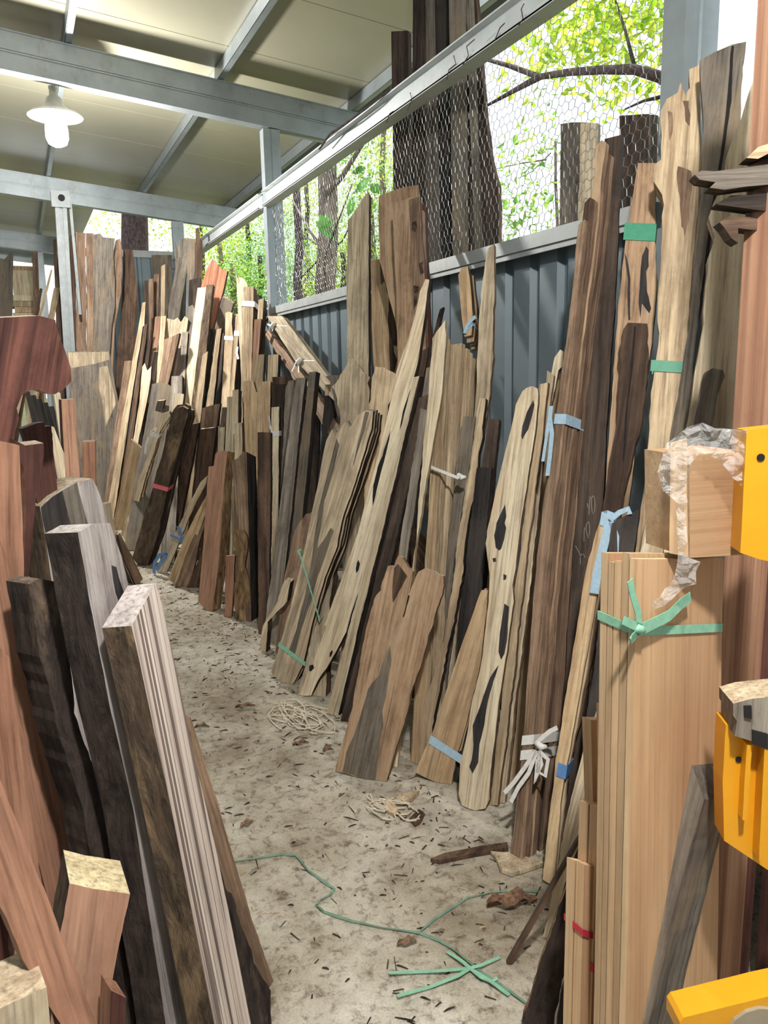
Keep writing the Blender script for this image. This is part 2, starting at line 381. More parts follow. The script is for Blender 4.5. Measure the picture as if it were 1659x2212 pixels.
# ceiling of sandwich panels
ce = empty('ceiling', Matrix.Translation((0, 0, ZB(0)+.11))); tag(ce, 'cream sandwich panel roof underside on steel purlins', 'ceiling', kind='structure')
mb = MB(); sl = math.atan(.0957); y = -1.5
x0, x1 = -3.0, 3.08; nx, nz = math.sin(sl), math.cos(sl)
def roofbox(mb, X0, X1, Y0, Y1, z0, z1):
    vs = []
    for X in (X0, X1):
        for Y in (Y0, Y1):
            for z in (z0, z1): vs.append((X, Y, -.0957*X+z))
    mb.add(vs, [(0,1,3,2),(4,6,7,5),(0,4,5,1),(2,3,7,6),(0,2,6,4),(1,5,7,3)])
i = 0
proto = None; proto2 = None
for i in range(19):
    if i >= 14:
        if proto2 is None:
            mb = MB(); roofbox(mb, x0, 1.3, .0, 1.0, .004, .085); roofbox(mb, x0, 1.3, .004, .996, 0, .004); proto2 = mb.build('panel', M_PANEL, ce); c = proto2
        else: c = proto2.copy(); COL.objects.link(c); c.parent = ce
        c.location = (0, -1.5+i, 0)
    elif proto is None:
        mb = MB(); roofbox(mb, x0, x1, .0, 1.0, .004, .085); roofbox(mb, x0, x1, .004, .996, 0, .004); proto = mb.build('panel', M_PANEL, ce); proto.location = (0, -1.5, 0)
    else:
        c = proto.copy(); COL.objects.link(c); c.parent = ce; c.location = (0, -1.5+i, 0)
mb = MB(); mb.bar((3.1, -1.5, -.0957*3.1+.02), (3.1, 12.5, -.0957*3.1+.02), .03, .16); mb.build('eave_flashing', M_STEELW, ce)
def purlin(X, label):
    mb = MB(); z = ZB(X); yc, yl = (8, 19) if X < 1.5 else (5.5, 14)
    mb.box((X, yc, z+.052), (.006, yl, .1)); mb.box((X+.024, yc, z+.005), (.05, yl, .006)); mb.box((X+.024, yc, z+.1), (.05, yl, .006)); mb.box((X+.047, yc, z+.014), (.005, yl, .018))
    o = mb.build('roof_purlin', M_STEEL, origin=(X, -1.5, z)); tag(o, label, 'purlin', kind='structure')
purlin(.56, 'galvanised purlin crossing the ceiling above the pendant lamp'); purlin(1.73, 'galvanised purlin in the middle of the visible ceiling'); purlin(2.93, 'galvanised purlin nearest the open eave'); purlin(-.61, 'galvanised purlin further left under the ceiling'); purlin(-1.78, 'galvanised purlin at the far left of the ceiling')
def beam(Y, label, X0=-2.9, X1=3.0):
    mb = MB()
    def seg(zt, h, w, dy=0):
        vs = [(X, Y+dy+s*w/2, ZB(X)+zt-k*h) for X in (X0, X1) for s in (-1, 1) for k in (0, 1)]
        mb.add(vs, [(0,1,3,2),(4,6,7,5),(0,4,5,1),(2,3,7,6),(0,2,6,4),(1,5,7,3)])
    seg(0, .012, .11); seg(-.012, .118, .094); seg(-.13, .012, .11); seg(-.142, .005, .09); seg(-.147, .012, .11); seg(-.159, .115, .094); seg(-.274, .014, .115)
    o = mb.build('roof_beam', M_STEEL, origin=(X0, Y, ZB(X0))); tag(o, label, 'beam', kind='structure')
beam(2.2, 'galvanised double channel roof beam overhead near the camera'); beam(6.95, 'nearest galvanised double channel roof beam in view above the lamp'); beam(11.35, 'second galvanised roof beam behind the pendant lamp'); beam(15.8, 'third galvanised roof beam far down the shed', X1=1.25)
beam(17.4, 'farthest galvanised roof beam at the end of the shed', X1=1.25)
def post(X, Y, z, label, w=.15, d=.1):
    mb = MB(); mb.box((X+w/2, Y+d/2, z/2), (w, d, z)); mb.box((X+w/2, Y-.003, z/2), (.012, .008, z)); mb.box((X+w/2, Y+d/2, .008), (w+.1, d+.1, .016))
    o = mb.build('steel_post', M_STEEL, origin=(X+w/2, Y+d/2, 0)); tag(o, label, 'post', kind='structure')
post(2.1, 2.12, ZB(2.25)-.29, 'broad galvanised steel post at the near end of the netted opening'); post(2.1, 6.9, ZB(2.25)-.29, 'galvanised steel post under the nearest beam in view'); post(2.1, 11.3, ZB(2.25)-.29, 'galvanised steel post under the second beam'); post(.45, 15.75, ZB(.6)-.29, 'far galvanised steel post beside the stacked lumber', .16)
for k, (ya, yb, lb) in enumerate(((2.22, 6.88, 'rusty pale steel rail over the netted opening'), (7.0, 11.28, 'pale steel rail beyond the first post'), (-1, 2.1, 'pale steel rail beside the camera'))):
    mb = MB(); yc, yl = (ya+yb)/2, yb-ya
    mb.box((2.12, yc, 2.99), (.05, yl, .13)); mb.box((2.1, yc, 2.93), (.09, yl, .012)); mb.box((2.1, yc, 3.05), (.09, yl, .008)); mb.box((2.058, yc, 2.938), (.006, yl, .02))
    o = mb.build('trim_%d' % (k+1), M_STEELW, origin=(2.1, ya, 2.99)); tag(o, lb, 'rail', kind='structure')
# fence of ribbed sheets
fe = empty('wall_right', Matrix.Translation((2.15, 0, 0))); tag(fe, 'blue grey ribbed metal fence with a pale top rail', 'fence', kind='structure')
def sheet(L, z0, z1):
    prof = []; y = 0.
    while y < L-.01:
        prof += [(y, 0), (y+.07, 0), (y+.085, .03), (y+.13, .03), (y+.145, 0)]; y += .2
    prof.append((L, 0)); mb = MB(); n = len(prof); vs = [(x, y, z) for z in (z0, z1) for y, x in prof]+[(x+.004, y, z) for z in (z0, z1) for y, x in prof]
    fs = [(i, i+1, n+i+1, n+i) for i in range(n-1)]+[(2*n+i+1, 2*n+i, 3*n+i, 3*n+i+1) for i in range(n-1)]+[(n+i, n+i+1, 3*n+i+1, 3*n+i) for i in range(n-1)]
    mb.add(vs, fs); return mb
p0 = None
for k in range(14):
    if p0 is None: p0 = sheet(.8, -.02, 2.03).build('sheet', M_FENCE, fe); p0.location = (0, -.3, 0)
    else:
        c = p0.copy(); COL.objects.link(c); c.parent = fe; c.location = (0, -.3+.8*k, 0)
        if -.3+.8*k > 10.6: break
mb = MB()
for ya, yb in ((-.3, 2.1), (2.24, 6.88), (7.02, 11.28)):
    mb.box((-.02, (ya+yb)/2, 2.042), (.11, yb-ya, .06)); mb.box((-.06, (ya+yb)/2, 2.03), (.012, yb-ya, .085))
mb.build('top_rail', M_FENCED, fe)
mb = MB(); mb.box((.06, 5.5, 1.0), (.05, 11.6, .06)); mb.box((.06, 5.5, .3), (.05, 11.6, .06)); mb.build('back_rail', M_STEEL, fe)
# back fence across the end
bf = empty('wall_back', Matrix.Translation((1.0, 12.6, 0))); tag(bf, 'tall blue grey ribbed sheet wall behind the far boards', 'wall', kind='structure')
for k in range(2):
    if k == 0: s0 = sheet(.8, .02, 3.28).build('sheet', M_FENCE, bf); s0.rotation_euler = (0, 0, -math.pi/2); c = s0
    else: c = s0.copy(); COL.objects.link(c); c.parent = bf
    c.location = (.1+.8*k, 0, 0)
mb = MB(); mb.box((.9, -.02, 3.3), (1.7, .1, .1)); mb.build('top_rail', M_FENCED, bf)
mb = MB(); mb.box((-3.0, 8, 2.1), (.06, 20, 4.2)); o = mb.build('wall_left', M_FENCE); tag(o, 'plain metal wall at the far left of the shed', 'wall', kind='structure')
mb = MB(); mb.box((-.2, -1.9, 2.1), (5.4, .06, 4.2)); o = mb.build('wall_front', M_FENCE); tag(o, 'plain metal wall behind the camera', 'wall', kind='structure')
mb = MB(); mb.box((2.32, 1.35, 2.9), (.02, 1.3, 1.5)); o = mb.build('wall_panel', plain('pale_board', (150,156,154), .7)); tag(o, 'pale wall board beside the broad near post', 'wall', kind='structure')
# chicken wire
def netting(Y0, Y1, Z0, Z1, X, s=.0245, r=.0011):
    mb = MB(); w = s*math.sqrt(3); rows = int((Z1-Z0)/(1.5*s)); cols = int((Y1-Y0)/w); g = random.Random(4); cache = {}
    def V(y, z):
        k = (round(y*2000), round(z*2000))
        if k not in cache: cache[k] = np.array((X+g.uniform(-.004, .004), y+g.uniform(-.002, .002), z+g.uniform(-.002, .002)))
        return cache[k]
    for i in range(rows):
        for j in range(cols):
            y = Y0+j*w+(w/2 if i % 2 else 0); z = Z0+i*1.5*s
            a = V(y, z); b = V(y+w/2, z+s/2); c = V(y-w/2, z+s/2); d = V(y+w/2, z+1.5*s)
            for p, q, k in ((a, b, 1), (a, c, 1), (b, d, 1.5)): mb.tube([p, q], r*k, 3, cap=False)
    return mb
o = netting(2.24, 6.86, 2.08, 2.94, 2.135).build('chicken_wire', plain('wire', (150,152,150), .45, .6), origin=None); tag(o, 'hexagonal chicken wire netting stretched between post, rail and fence top', 'netting')
def zz(ox, oy, k, *f): return [(ox+k*f[i], oy+k*f[i+1]) for i in range(0, len(f), 2)]
Z1 = lambda *f: zz(600, 400, .33755, *f)
Z2 = lambda *f: zz(600, 860, .33755, *f)
Z3 = lambda *f: zz(560, 1300, .36166, *f)
Z4 = lambda *f: zz(1060, 240, .36106, *f)
Z5 = lambda *f: zz(1060, 740, .36106, *f)
Z6 = lambda *f: zz(1000, 1240, .39723, *f)
Z7 = lambda *f: zz(1000, 1640, .39723, *f)
# ------------------------------------------------------------------ pendant lamps
def emis(name, col, s):
    m, nt, N, L, P = mat(name); P.inputs['Emission Color'].default_value = col; P.inputs['Emission Strength'].default_value = s; return m
M_BULB = emis('lit_bulb', (.92, .98, 1, 1), 14.)
M_SHADE = plain('white_enamel', (226,222,208), .4)
def lamp(X, Y, Z, label, w):
    e = empty('pendant_lamp', Matrix.Translation((X, Y, Z))); tag(e, label, 'lamp', 'pendant lamps under the roof')
    mb = MB(); mb.lathe([(.03, .2), (.035, .14), (.06, .12), (.075, .07), (.12, .03), (.19, .005), (.215, -.015), (.21, -.02), (.18, -.004), (.11, .018), (.05, .05), (.02, .06)]); mb.build('lamp_shade', M_SHADE, e, True)
    mb = MB(); mb.lathe([(.03, .06), (.04, .0), (.08, -.05), (.088, -.12), (.088, -.18), (.07, -.225), (.03, -.245), (.001, -.248)]); b = mb.build('bulb', M_BULB, e, True)
    b.visible_shadow = True
    mb = MB(); mb.tube([(0, 0, .18), (0, 0, ZB(X)+.1-Z)], .008, 8); mb.lathe([(.001, .21), (.035, .21), (.035, .19), (.03, .19)]); mb.build('cord', M_STEELW, e)
    d = bpy.data.lights.new('lamp_light', 'POINT'); d.energy = w; d.color = (1.0, .965, .91); d.shadow_soft_size = .075
    l = bpy.data.objects.new('lamp_light', d); COL.objects.link(l); l.parent = e; l.location = (0, 0, -.36)
lamp(.47, 7.25, 3.6, 'lit pendant lamp with a shallow enamel shade under the nearest beam', LAMP_W)
lamp(.3, -.05, 3.42, 'lit pendant lamp with enamel shade hanging close to the camera', LAMP_W*.92)

# ------------------------------------------------------------------ right side, along the fence
# boards outside the netting
OUT = ('x', 2.36, 0.)
g = 'old dark planks standing outside the netting'
board('narrow brown batten, leftmost of the planks outside the netting', (845,68,880,66,884,410,850,410), ('x',2.3,0.), 215, .05, 'dark', rough=.002, group=g)
board('tall near black plank outside the netting beside the narrow batten', (893,-120,915,-120,922,560,886,560), OUT, 215, .04, 'dark', rough=.002, group=g)
board('tall dark plank with a split edge, second of the row outside the netting', (917,-140,938,-140,950,560,925,560), ('x',2.4,0.), 215, .04, 'slate', rough=.002, group=g)
board('charcoal plank in the middle of the row outside the netting', (936,-130,966,-130,985,560,952,560), ('x',2.43,0.), 215, .04, 'black', rough=.002, group=g)
board('broad weathered brown plank outside the netting with a pale split at its right', (968,-140,1006,-140,1012,545,978,545), OUT, 215, .05, 'slate', e='dark', rough=.002, group=g)
board('slanted thin plank outside the netting, right of the broad one', (1003,-120,1016,-120,1038,530,1024,530), ('x',2.4,0.), 215, .03, 'grey', rough=.002, group=g)
board('dark plank with ragged right edge, rightmost of the tall row outside the netting', pts=[(1010,-120),(1024,-110),(1032,60),(1048,250),(1062,350),(1076,400),(1076,545),(1016,545),(1012,300)], b=(1046,545), t=(1017,-120), pl=('x',2.44,0.), az=215, th=.05, m='dark', e='umber', ext=False, rough=.006, group=g)
board('short upright grey plank outside the netting against the white sky', (1211,268,1254,264,1252,500,1208,510), ('x',2.3,0.), 215, .04, 'grey', e='slate')
board('short pale split plank outside the netting beside the grey one', (1254,263,1292,266,1284,500,1250,500), ('x',2.34,0.), 215, .04, 'pale', e='grey', rough=.006)
board('short dark plank outside the netting next to the broad steel post', (1338,250,1402,246,1398,520,1335,520), ('x',2.3,0.), 215, .05, 'dark', end='endd')
board('narrow weathered batten outside the netting touching the broad post', (1402,247,1421,249,1416,500,1398,500), ('x',2.34,0.), 215, .03, 'grey')
# mid section
board('tall tan board with a pointed top in front of the first fence bay', pts=Z1(448,232, 490,170, 540,90, 578,42, 585,60, 583,400, 580,800, 585,1220, 440,1240, 445,900, 440,600), b=(771,820), t=(780,440), pl=('x',1.38,.225), az=225, th=.035, m='olive', e='dark', rough=.003, ext=True)
Bq = board('pale board with a wavy heartwood edge right of the tall tan board', pts=Z1(595,480, 665,470, 672,560, 690,640, 712,720, 705,850, 712,1000, 715,1180, 620,1180, 600,900), b=(825,800), t=(812,560), pl=('x',1.46,.22), az=225, th=.03, m='gold', e='brown', ext=True)
board('dark reddish board standing behind the pale wavy board', (821,560,848,556,862,800,828,800), ('x',1.5,.22), 225, .03, 'umber')
board('broad tan board with a rounded sawn top behind the spotted board', pts=Z1(648,70, 700,50, 780,20, 890,0, 895,160, 930,160, 935,600, 740,700, 650,480, 645,250), b=(865,640), t=(858,405), pl=('x',1.46,.19), az=222, th=.03, m='stain', e='brown', ext=True)
Bs = board('reddish brown board with dark rot spots and a curved top leaning on the fence', pts=Z1(735,150, 770,110, 840,80, 908,65, 915,300, 935,480, 940,600, 900,800, 850,945, 770,1020, 760,700, 740,400), b=(862,735), t=(870,430), pl=('x',1.4,.19), az=222, th=.03, m='stain', e='umber', ext=True)
patch(Bs, Z1(838,95, 905,72, 912,300, 932,480, 935,600, 905,700, 870,830, 862,600, 850,300), W['brown'], 'stained_sapwood')
patch(Bs, Z1(860,240, 885,230, 895,270, 880,300, 858,285), W['dark'], 'rot_spot'); patch(Bs, Z1(905,500, 930,490, 935,560, 915,580), W['dark'], 'rot_spot'); patch(Bs, Z1(868,640, 905,650, 890,760, 868,800), W['dark'], 'rot_spot')
board('thin dark board edge just right of the spotted board', (908,443,916,440,930,720,920,720), ('x',1.55,.2), 222, .03, 'redd')
board('light orange offcut tucked behind the long curved board', pts=Z1(740,1025, 775,1035, 785,955, 850,935, 830,1020, 780,1180, 740,1200, 765,1120, 745,1070), b=(858,800), t=(866,720), pl=('x',1.5,.22), az=222, th=.03, m='gold', ext=True)
board('weathered ragged stump slab left of the cracked tan block', pts=Z1(440,1150, 455,1090, 520,1150, 590,1230, 585,1300, 580,1500, 520,1659, 390,1659, 400,1480, 375,1350, 345,1290, 390,1240), b=(757,985), t=(765,790), pl=('x',1.22,.24), az=228, th=.06, m='olive', e='bark', rough=.01, ext=True)
board('cracked tan block with a dark crevice leaning under the pale wavy board', pts=Z1(600,1260, 625,1160, 680,1165, 765,1215, 740,1330, 705,1440, 690,1600, 580,1600, 585,1400), b=(815,950), t=(830,795), pl=('x',1.26,.24), az=228, th=.07, m='tan', e='bark', rough=.008, ext=True)
# strapped wide bundle
Bg = bundle('bundle of broad pale boards with ragged tops bound with two green straps', pts=Z2(345,200, 370,240, 430,150, 460,190, 500,130, 510,110, 560,80, 610,85, 600,200, 560,330, 480,580, 420,750, 380,950, 300,1150, 250,1330)+Z3(260,380, 175,545, 70,420, 120,260)+Z2(80,1350, 150,1050, 220,720, 270,480, 310,270), n=5, b=(604,1475), t=(765,905), pl=.25, az=226, th=.024, ms=('olive','tan','grey'), e='barkd', rough=.003, gap=.006)
patch(Bg, Z2(375,260, 395,300, 355,470, 300,650, 270,850, 255,960, 300,900, 340,830, 360,850, 320,960, 260,1130, 215,1300, 150,1480, 110,1640, 60,1640, 120,1480, 170,1280, 215,1050, 240,850, 265,700, 320,480), W['heart'], 'heartwood_streak')
patch(Bg, Z2(560,85, 585,90, 560,200, 500,380, 480,440, 510,300, 540,180), W['heart'], 'heartwood_streak')
strap(Bg, (603,1392), (659,1434), .022, M_MINT); strap(Bg, (650,1199), (690,1340), .012, M_MINT)
tail(Bg, [(651,1199),(645,1190),(652,1186)], .012, M_MINT)
# long curved pale board
Bc = board('long pale curved slab with a dark spindle void crossing the aisle side', pts=Z1(910,680, 945,600, 970,605, 965,640, 935,870, 890,1160, 855,1290, 800,1450)+Z2(770,250, 700,600, 640,800, 560,1100, 480,1350)+Z3(520,180, 440,330, 400,400, 350,470, 310,560, 230,565, 260,500, 300,400, 330,330, 400,150)+Z2(300,1450, 400,1180, 500,900, 570,640, 640,380, 700,120)+Z1(760,1190, 830,1000, 880,830), b=(657,1504), t=(922,604), pl=.25, az=222, th=.035, m='pale', e='barkd', rough=.002)
patch(Bc, Z2(722,208, 705,300, 670,440, 640,560, 608,690, 612,560, 640,440, 670,370, 695,290), M_HOLE, 'void'); patch(Bc, Z2(515,1035, 526,1060, 518,1100, 503,1120, 500,1090, 507,1055), M_HOLE, 'knot'); patch(Bc, Z3(435,288, 440,300, 430,325, 420,330, 422,305), M_HOLE, 'knot'); patch(Bc, Z3(300,380, 322,375, 328,395, 310,415, 298,410), M_HOLE, 'knot')
board('rounded end of a slab peeping out behind the wide green-strapped bundle', pts=Z2(100,880, 130,810, 180,740, 215,730, 260,900, 200,1200, 60,1660, -20,1660, 40,1150), b=(610,1412), t=(655,1110), pl=.25, az=228, th=.03, m='brown', e='barkd')
board('narrow pale batten with a black side at the foot of the green-strapped bundle', pts=Z2(0,1300, 40,1170, 80,1180, 60,1300)+Z3(50,120, 40,315, 5,285, 20,150), b=(568,1408), t=(620,1260), pl=.25, az=228, th=.05, m='pale', e='barkd')
board('thin pale board edge with dark bark right of the long curved slab', (893,815,906,812,728,1552,706,1540), .25, 215, .05, 'pale', e='barkd')
board('dark bark board lying behind the thin pale edge', (905,860,932,850,760,1560,735,1560), .25, 222, .04, 'dark', e='barkd')
board('slim grey brown plank right of the long curved slab', (921,795,938,790,878,1225,857,1225), ('x',1.16,.25), 225, .03, 'grey', e='barkd')
board('black bark strip running up behind the long curved slab', (950,668,958,663,905,900,893,900), ('x',1.33,.25), 225, .03, 'barkd')
board('short dark board in the gap beside the curved slab', (905,760,925,750,850,1200,820,1200), ('x',1.25,.25), 225, .03, 'umber', e='barkd')
# striped bundle
board('pale plank with a pointed top leaning on the striped bundle', pts=Z1(990,980, 1020,930, 1072,860, 1078,960, 1040,1400, 985,1659, 940,1659, 970,1240), b=(895,1230), t=(950,700), pl=('x',1.17,.25), az=225, th=.025, m='pale', e='tan', ext=True)
Bt = bundle('dense bundle of narrow dark-edged boards tied with white wire', (952,732,966,730,912,1655,886,1648), 10, .25, 204, .02, ('gold','brown','tan','umber','tan'), e='tan', rough=.005, gap=.009, dz=.02)
strap(Bt, (905,1010), (924,1006), .01, M_WHITE); tail(Bt, [(924,1004),(950,1016),(975,1026),(1000,1036),(1004,1030)], .012, M_WHITE, off=.03); knot(Bt, (1000,1032), .02, M_WHITE); knot(Bt, (918,1008), .014, M_WHITE)
board('tall weathered board tapering upward in front of the fence rail', pts=Z1(1285,900, 1300,700, 1330,480, 1350,400, 1385,375, 1388,650, 1378,790, 1380,1100, 1360,1300, 1320,1560, 1290,1659, 1255,1659, 1275,1200), b=(1030,958), t=(1064,528), pl=('x',1.42,.25), az=222, th=.03, m='olive', e='brown', ext=True)
Bh = bundle('short bundle of bark-edged boards hung high against the fence', pts=Z1(1155,575, 1180,525, 1215,520, 1250,850, 1240,960, 1195,970), n=4, b=(1012,724), t=(1004,575), pl=('x',1.62,.15), az=218, th=.022, ms=('gold','tan'), e='bark', ext=False)
strap(Bh, (1007,715), (1020,700), .02, M_SKY); tail(Bh, [(1006,722),(1012,705),(1022,692),(1030,686)], .018, M_SKY, off=.012)
board('dark grey slab standing right behind the striped bundle', (1000,900,1030,900,985,1300,950,1300), ('x',1.36,.25), 222, .04, 'heart', e='barkd')
board('ragged live-edged tan slab at the right of the striped bundle', pts=Z2(1290,0, 1330,0, 1310,250, 1280,420, 1260,600, 1210,850, 1190,1080, 1160,1240, 1130,1430)+Z3(1080,500, 1000,900, 960,960, 990,600, 1090,300)+Z2(1100,1300, 1150,900, 1230,450), b=(915,1650), t=(1046,862), pl=.27, az=222, th=.04, m='tan', e='barkd', rough=.006)
board('black slab in the shadow behind the ragged live-edged slab', (1055,905,1078,905,1020,1560,970,1560), ('x',1.38,.25), 222, .04, 'dark', e='barkd')
board('second dark slab in the shadow left of the slab with voids', (1030,1010,1062,1010,1010,1640,960,1640), ('x',1.32,.25), 222, .04, 'black', e='barkd')
Br = board('broad ragged brown slab with a dark arrow stain standing in front', pts=Z2(615,1290, 660,1230, 680,1150, 705,1075, 745,1075, 770,1010, 800,1020, 815,1050, 840,1090, 865,1110, 850,1200, 835,1260, 870,1180, 900,1110, 940,1090, 1000,1110, 1060,1140, 1055,1230, 1030,1320, 1000,1410)+Z3(1010,200, 960,400, 900,560, 870,700, 820,860, 755,1105, 455,1005, 510,800, 560,600, 600,380, 640,150), b=(780,1682), t=(872,1240), pl=.25, az=226, th=.028, m='stain', e='barkp', rough=.004, name='slab')
patch(Br, Z3(780,260, 735,370, 715,440, 650,520, 610,660, 570,790, 520,900, 500,1012, 690,1082, 705,960, 720,850, 740,740, 735,650, 760,560, 775,440, 790,340), W['heart'], 'dark_stain')
patch(Br, Z2(745,1090, 770,1060, 830,1140, 760,1270, 738,1310, 735,1200), W['umber'], 'dark_stain'); patch(Br, Z2(835,1260, 800,1400, 808,1400, 845,1265), M_HOLE, 'crack')
Bz = bundle('short fanned boards with grey tape at the foot of the slab with voids', pts=[(1040,1275),(1056,1275),(1040,1420),(1008,1560),(985,1640),(972,1707),(897,1668),(935,1580),(985,1430)], n=3, b=(934,1690), t=(1048,1275), pl=.3, az=226, th=.016, ms=('gold','tan'), e='brown', rough=.003)
strap(Bz, (930,1597), (996,1640), .032, M_SKY, name='tape')
board('bark-edged stick leaning across the left side of the taped short boards', (1048,1245,1060,1255,955,1565,938,1570), .3, 222, .025, 'tan', e='barkd', rough=.006)
Bv = board('long pale slab with rounded ends and four black voids', pts=Z5(110,560, 150,370, 190,290, 215,270, 250,260, 280,275, 285,310, 283,360, 270,500, 240,700, 215,870, 180,1070, 165,1200, 150,1350, 130,1450)+Z3(1520,0, 1480,300, 1430,600, 1400,870, 1380,1050, 1375,1180, 1350,1235, 1290,1255, 1210,1215, 1190,1150, 1200,950, 1240,800, 1270,600, 1320,400, 1370,0)+Z2(1355,1120, 1330,930, 1340,850)+Z5(40,850), b=(1026,1752), t=(1145,838), pl=.25, az=222, th=.028, m='pale', e='brown', rough=.002, name='slab')
for nm, p in (('void', Z5(255,345, 262,375, 250,430, 225,520, 190,580, 183,560, 190,500, 215,420)), ('void', Z2(1455,680, 1462,760, 1452,800, 1462,830, 1450,900, 1430,965, 1415,975, 1395,955, 1385,880, 1400,800)), ('void', Z3(1465,10, 1492,30, 1485,130, 1480,230, 1465,310, 1445,345, 1430,300, 1438,180)), ('void', Z3(1430,378, 1400,470, 1365,600, 1345,730, 1315,850, 1308,960, 1275,1025, 1255,985, 1270,940, 1280,850, 1275,740, 1310,650, 1340,560, 1380,450)), ('knot', Z2(1375,1025, 1395,1022, 1398,1045, 1380,1050)), ('knot', Z2(1445,1125, 1465,1135, 1460,1160, 1445,1165))):
    patch(Bv, p, W['void'], nm, .0015)
for i, (q, lb, m_) in enumerate((((1166,830,1184,826,1075,1740,1056,1745), 'thin tan board directly behind the slab with voids', 'tan'), ((1182,800,1196,810,1090,1735,1074,1738), 'second thin board behind the slab with voids, dark striped', 'olive'))):
    board(lb, q, .25, 215, .022, m_, e='brown', rough=.005)
board('thin curled batten with a hooked top right of the slab with voids', pts=[(1198,772),(1210,755),(1218,760),(1216,790),(1206,800),(1170,1000),(1096,1700),(1080,1700),(1150,1000)], b=(1088,1715), t=(1212,758), pl=.26, az=218, th=.02, m='pale', e='brown')
board('narrow pale batten beside the tall dark bundle', (1200,808,1218,806,1120,1700,1100,1700), .26, 215, .02, 'gold', e='brown')
# tall dark bundle
Bd = bundle('very tall bundle of dark brown boards with splintered tops and white ties', pts=[(1250,486),(1262,474),(1272,480),(1264,560),(1252,640),(1222,900),(1186,1200),(1150,1600),(1126,1866),(1102,1850),(1130,1600),(1160,1200),(1200,900),(1235,640)], n=5, b=(1114,1862), t=(1261,480), pl=.285, az=200, th=.02, ms=('brown','umber','stain','umber','brown'), e='brown', rough=.005, gap=.012, dz=.02, rise=(0,.1,.32,.3,.36))
strap(Bd, (1130,1600), (1152,1597), .03, M_WHITE, name='tie'); strap(Bd, (1127,1632), (1149,1629), .03, M_WHITE, name='tie')
for p in ([(1172,1600),(1195,1580),(1212,1572)], [(1166,1622),(1140,1660),(1118,1690),(1098,1712)], [(1168,1622),(1150,1670),(1128,1700),(1112,1732)], [(1172,1622),(1178,1650),(1164,1690),(1170,1640)], [(1172,1622),(1192,1640),(1186,1676),(1170,1666),(1174,1630)]): tail(Bd, p, .014, M_WHITE, 'tie_end', .02)
knot(Bd, (1172,1610), .02, M_WHITE)
strap(Bd, (1200,905), (1222,906), .035, M_SKY, name='plastic_tie'); tail(Bd, [(1196,880),(1193,905),(1198,940),(1193,990),(1188,1030)], .016, M_SKY, off=.015); tail(Bd, [(1194,905),(1186,960),(1180,1000)], .012, M_SKY, off=.02)
M_CHALK = plain('chalk', (150,146,138), .9)
ck = board('broad dark chalk-marked board behind the tall dark bundle', (1306,300,1346,290,1260,1860,1190,1860), ('x',1.42,.262), 222, .035, 'dark', e='black')
board('greyish board face just right of the tall dark bundle', (1292,500,1320,480,1226,1600,1180,1640), ('x',1.41,.27), 222, .03, 'umber')
KC = lambda *f: zz(1206, 1020, .1085, *f)
for p in (KC(700,470, 725,520, 735,650, 725,790, 700,840, 675,790, 660,640, 665,520, 700,470), KC(640,480, 620,650, 615,850), KC(575,620, 600,720), KC(605,990, 622,1050, 628,1200, 610,1260), KC(605,990, 560,1050, 552,1130, 575,1240, 605,1320), KC(525,1100, 515,1230, 512,1380), KC(345,1470, 400,1570, 440,1660), KC(440,1680, 470,1630, 500,1640, 530,1690, 545,1710), KC(440,1700, 442,1830)): tail(ck, p, .0016, M_CHALK, 'chalk_mark', .0025)
# slim pair with blue tape
Bp = bundle('pair of slim gold battens bound with blue tape', pts=[(1272,1205),(1282,1170),(1300,1112),(1318,1115),(1300,1220),(1252,1500),(1216,1700),(1196,1915),(1172,1900),(1200,1640),(1238,1400)], n=2, b=(1183,1915), t=(1305,1112), pl=.25, az=214, th=.014, ms=('gold','tan'), e='gold', rough=.003, gap=.012)
strap(Bp, (1206,1662), (1222,1668), .04, M_BLUE, name='tape'); strap(Bp, (1300,1120), (1318,1128), .04, M_SKY, name='tape')
for p in ([(1318,1130),(1304,1190),(1292,1240),(1286,1282)], [(1322,1128),(1334,1160),(1332,1200)], [(1320,1124),(1340,1108),(1360,1100),(1362,1112)]): tail(Bp, p, .026 if p[0][0] == 1318 else .016, M_SKY, 'tape_end', .012)
board('dark board in the shade between the blue-taped battens and the pine bundle', (1322,1130,1380,1100,1300,1900,1220,1900), ('x',1.3,.25), 225, .03, 'black', e='dark')
# boards near the broad post
Bf = board('smooth brown board with swirling dark heartwood under a green strap', pts=[(1378,352),(1418,352),(1416,500),(1418,640),(1400,800),(1380,900),(1330,1300),(1290,1300),(1318,900),(1338,640),(1360,460)], b=(1310,1300), t=(1398,352), pl=('x',1.44,.25), az=222, th=.03, m='stain', e='umber', ext=True)
strap(Bf, (1350,500), (1415,503), .06, M_GREEN)
patch(Bf, Z4(930,810, 945,830, 945,930, 930,960, 935,1080, 960,1180, 950,1210, 905,1150, 895,1240, 885,1150, 895,980, 905,870), W['void'], 'heartwood_swirl'); patch(Bf, Z4(800,850, 815,880, 835,1000, 835,1250, 825,1250, 820,1000), W['void'], 'heartwood_swirl')
Bk = board('shorter cracked board with bark edges standing before the swirling board', pts=[(1346,712),(1356,697),(1398,699),(1400,760),(1388,900),(1372,960),(1340,1096),(1304,1096),(1316,1010),(1336,860),(1342,780)], b=(1322,1096), t=(1374,697), pl=('x',1.4,.24), az=222, th=.05, m='umber', e='barkp', rough=.006, ext=True)
patch(Bk, [(1370,705),(1374,705),(1366,800),(1356,880),(1352,960),(1346,1000),(1344,990),(1350,900),(1362,800)], M_HOLE, 'crack')
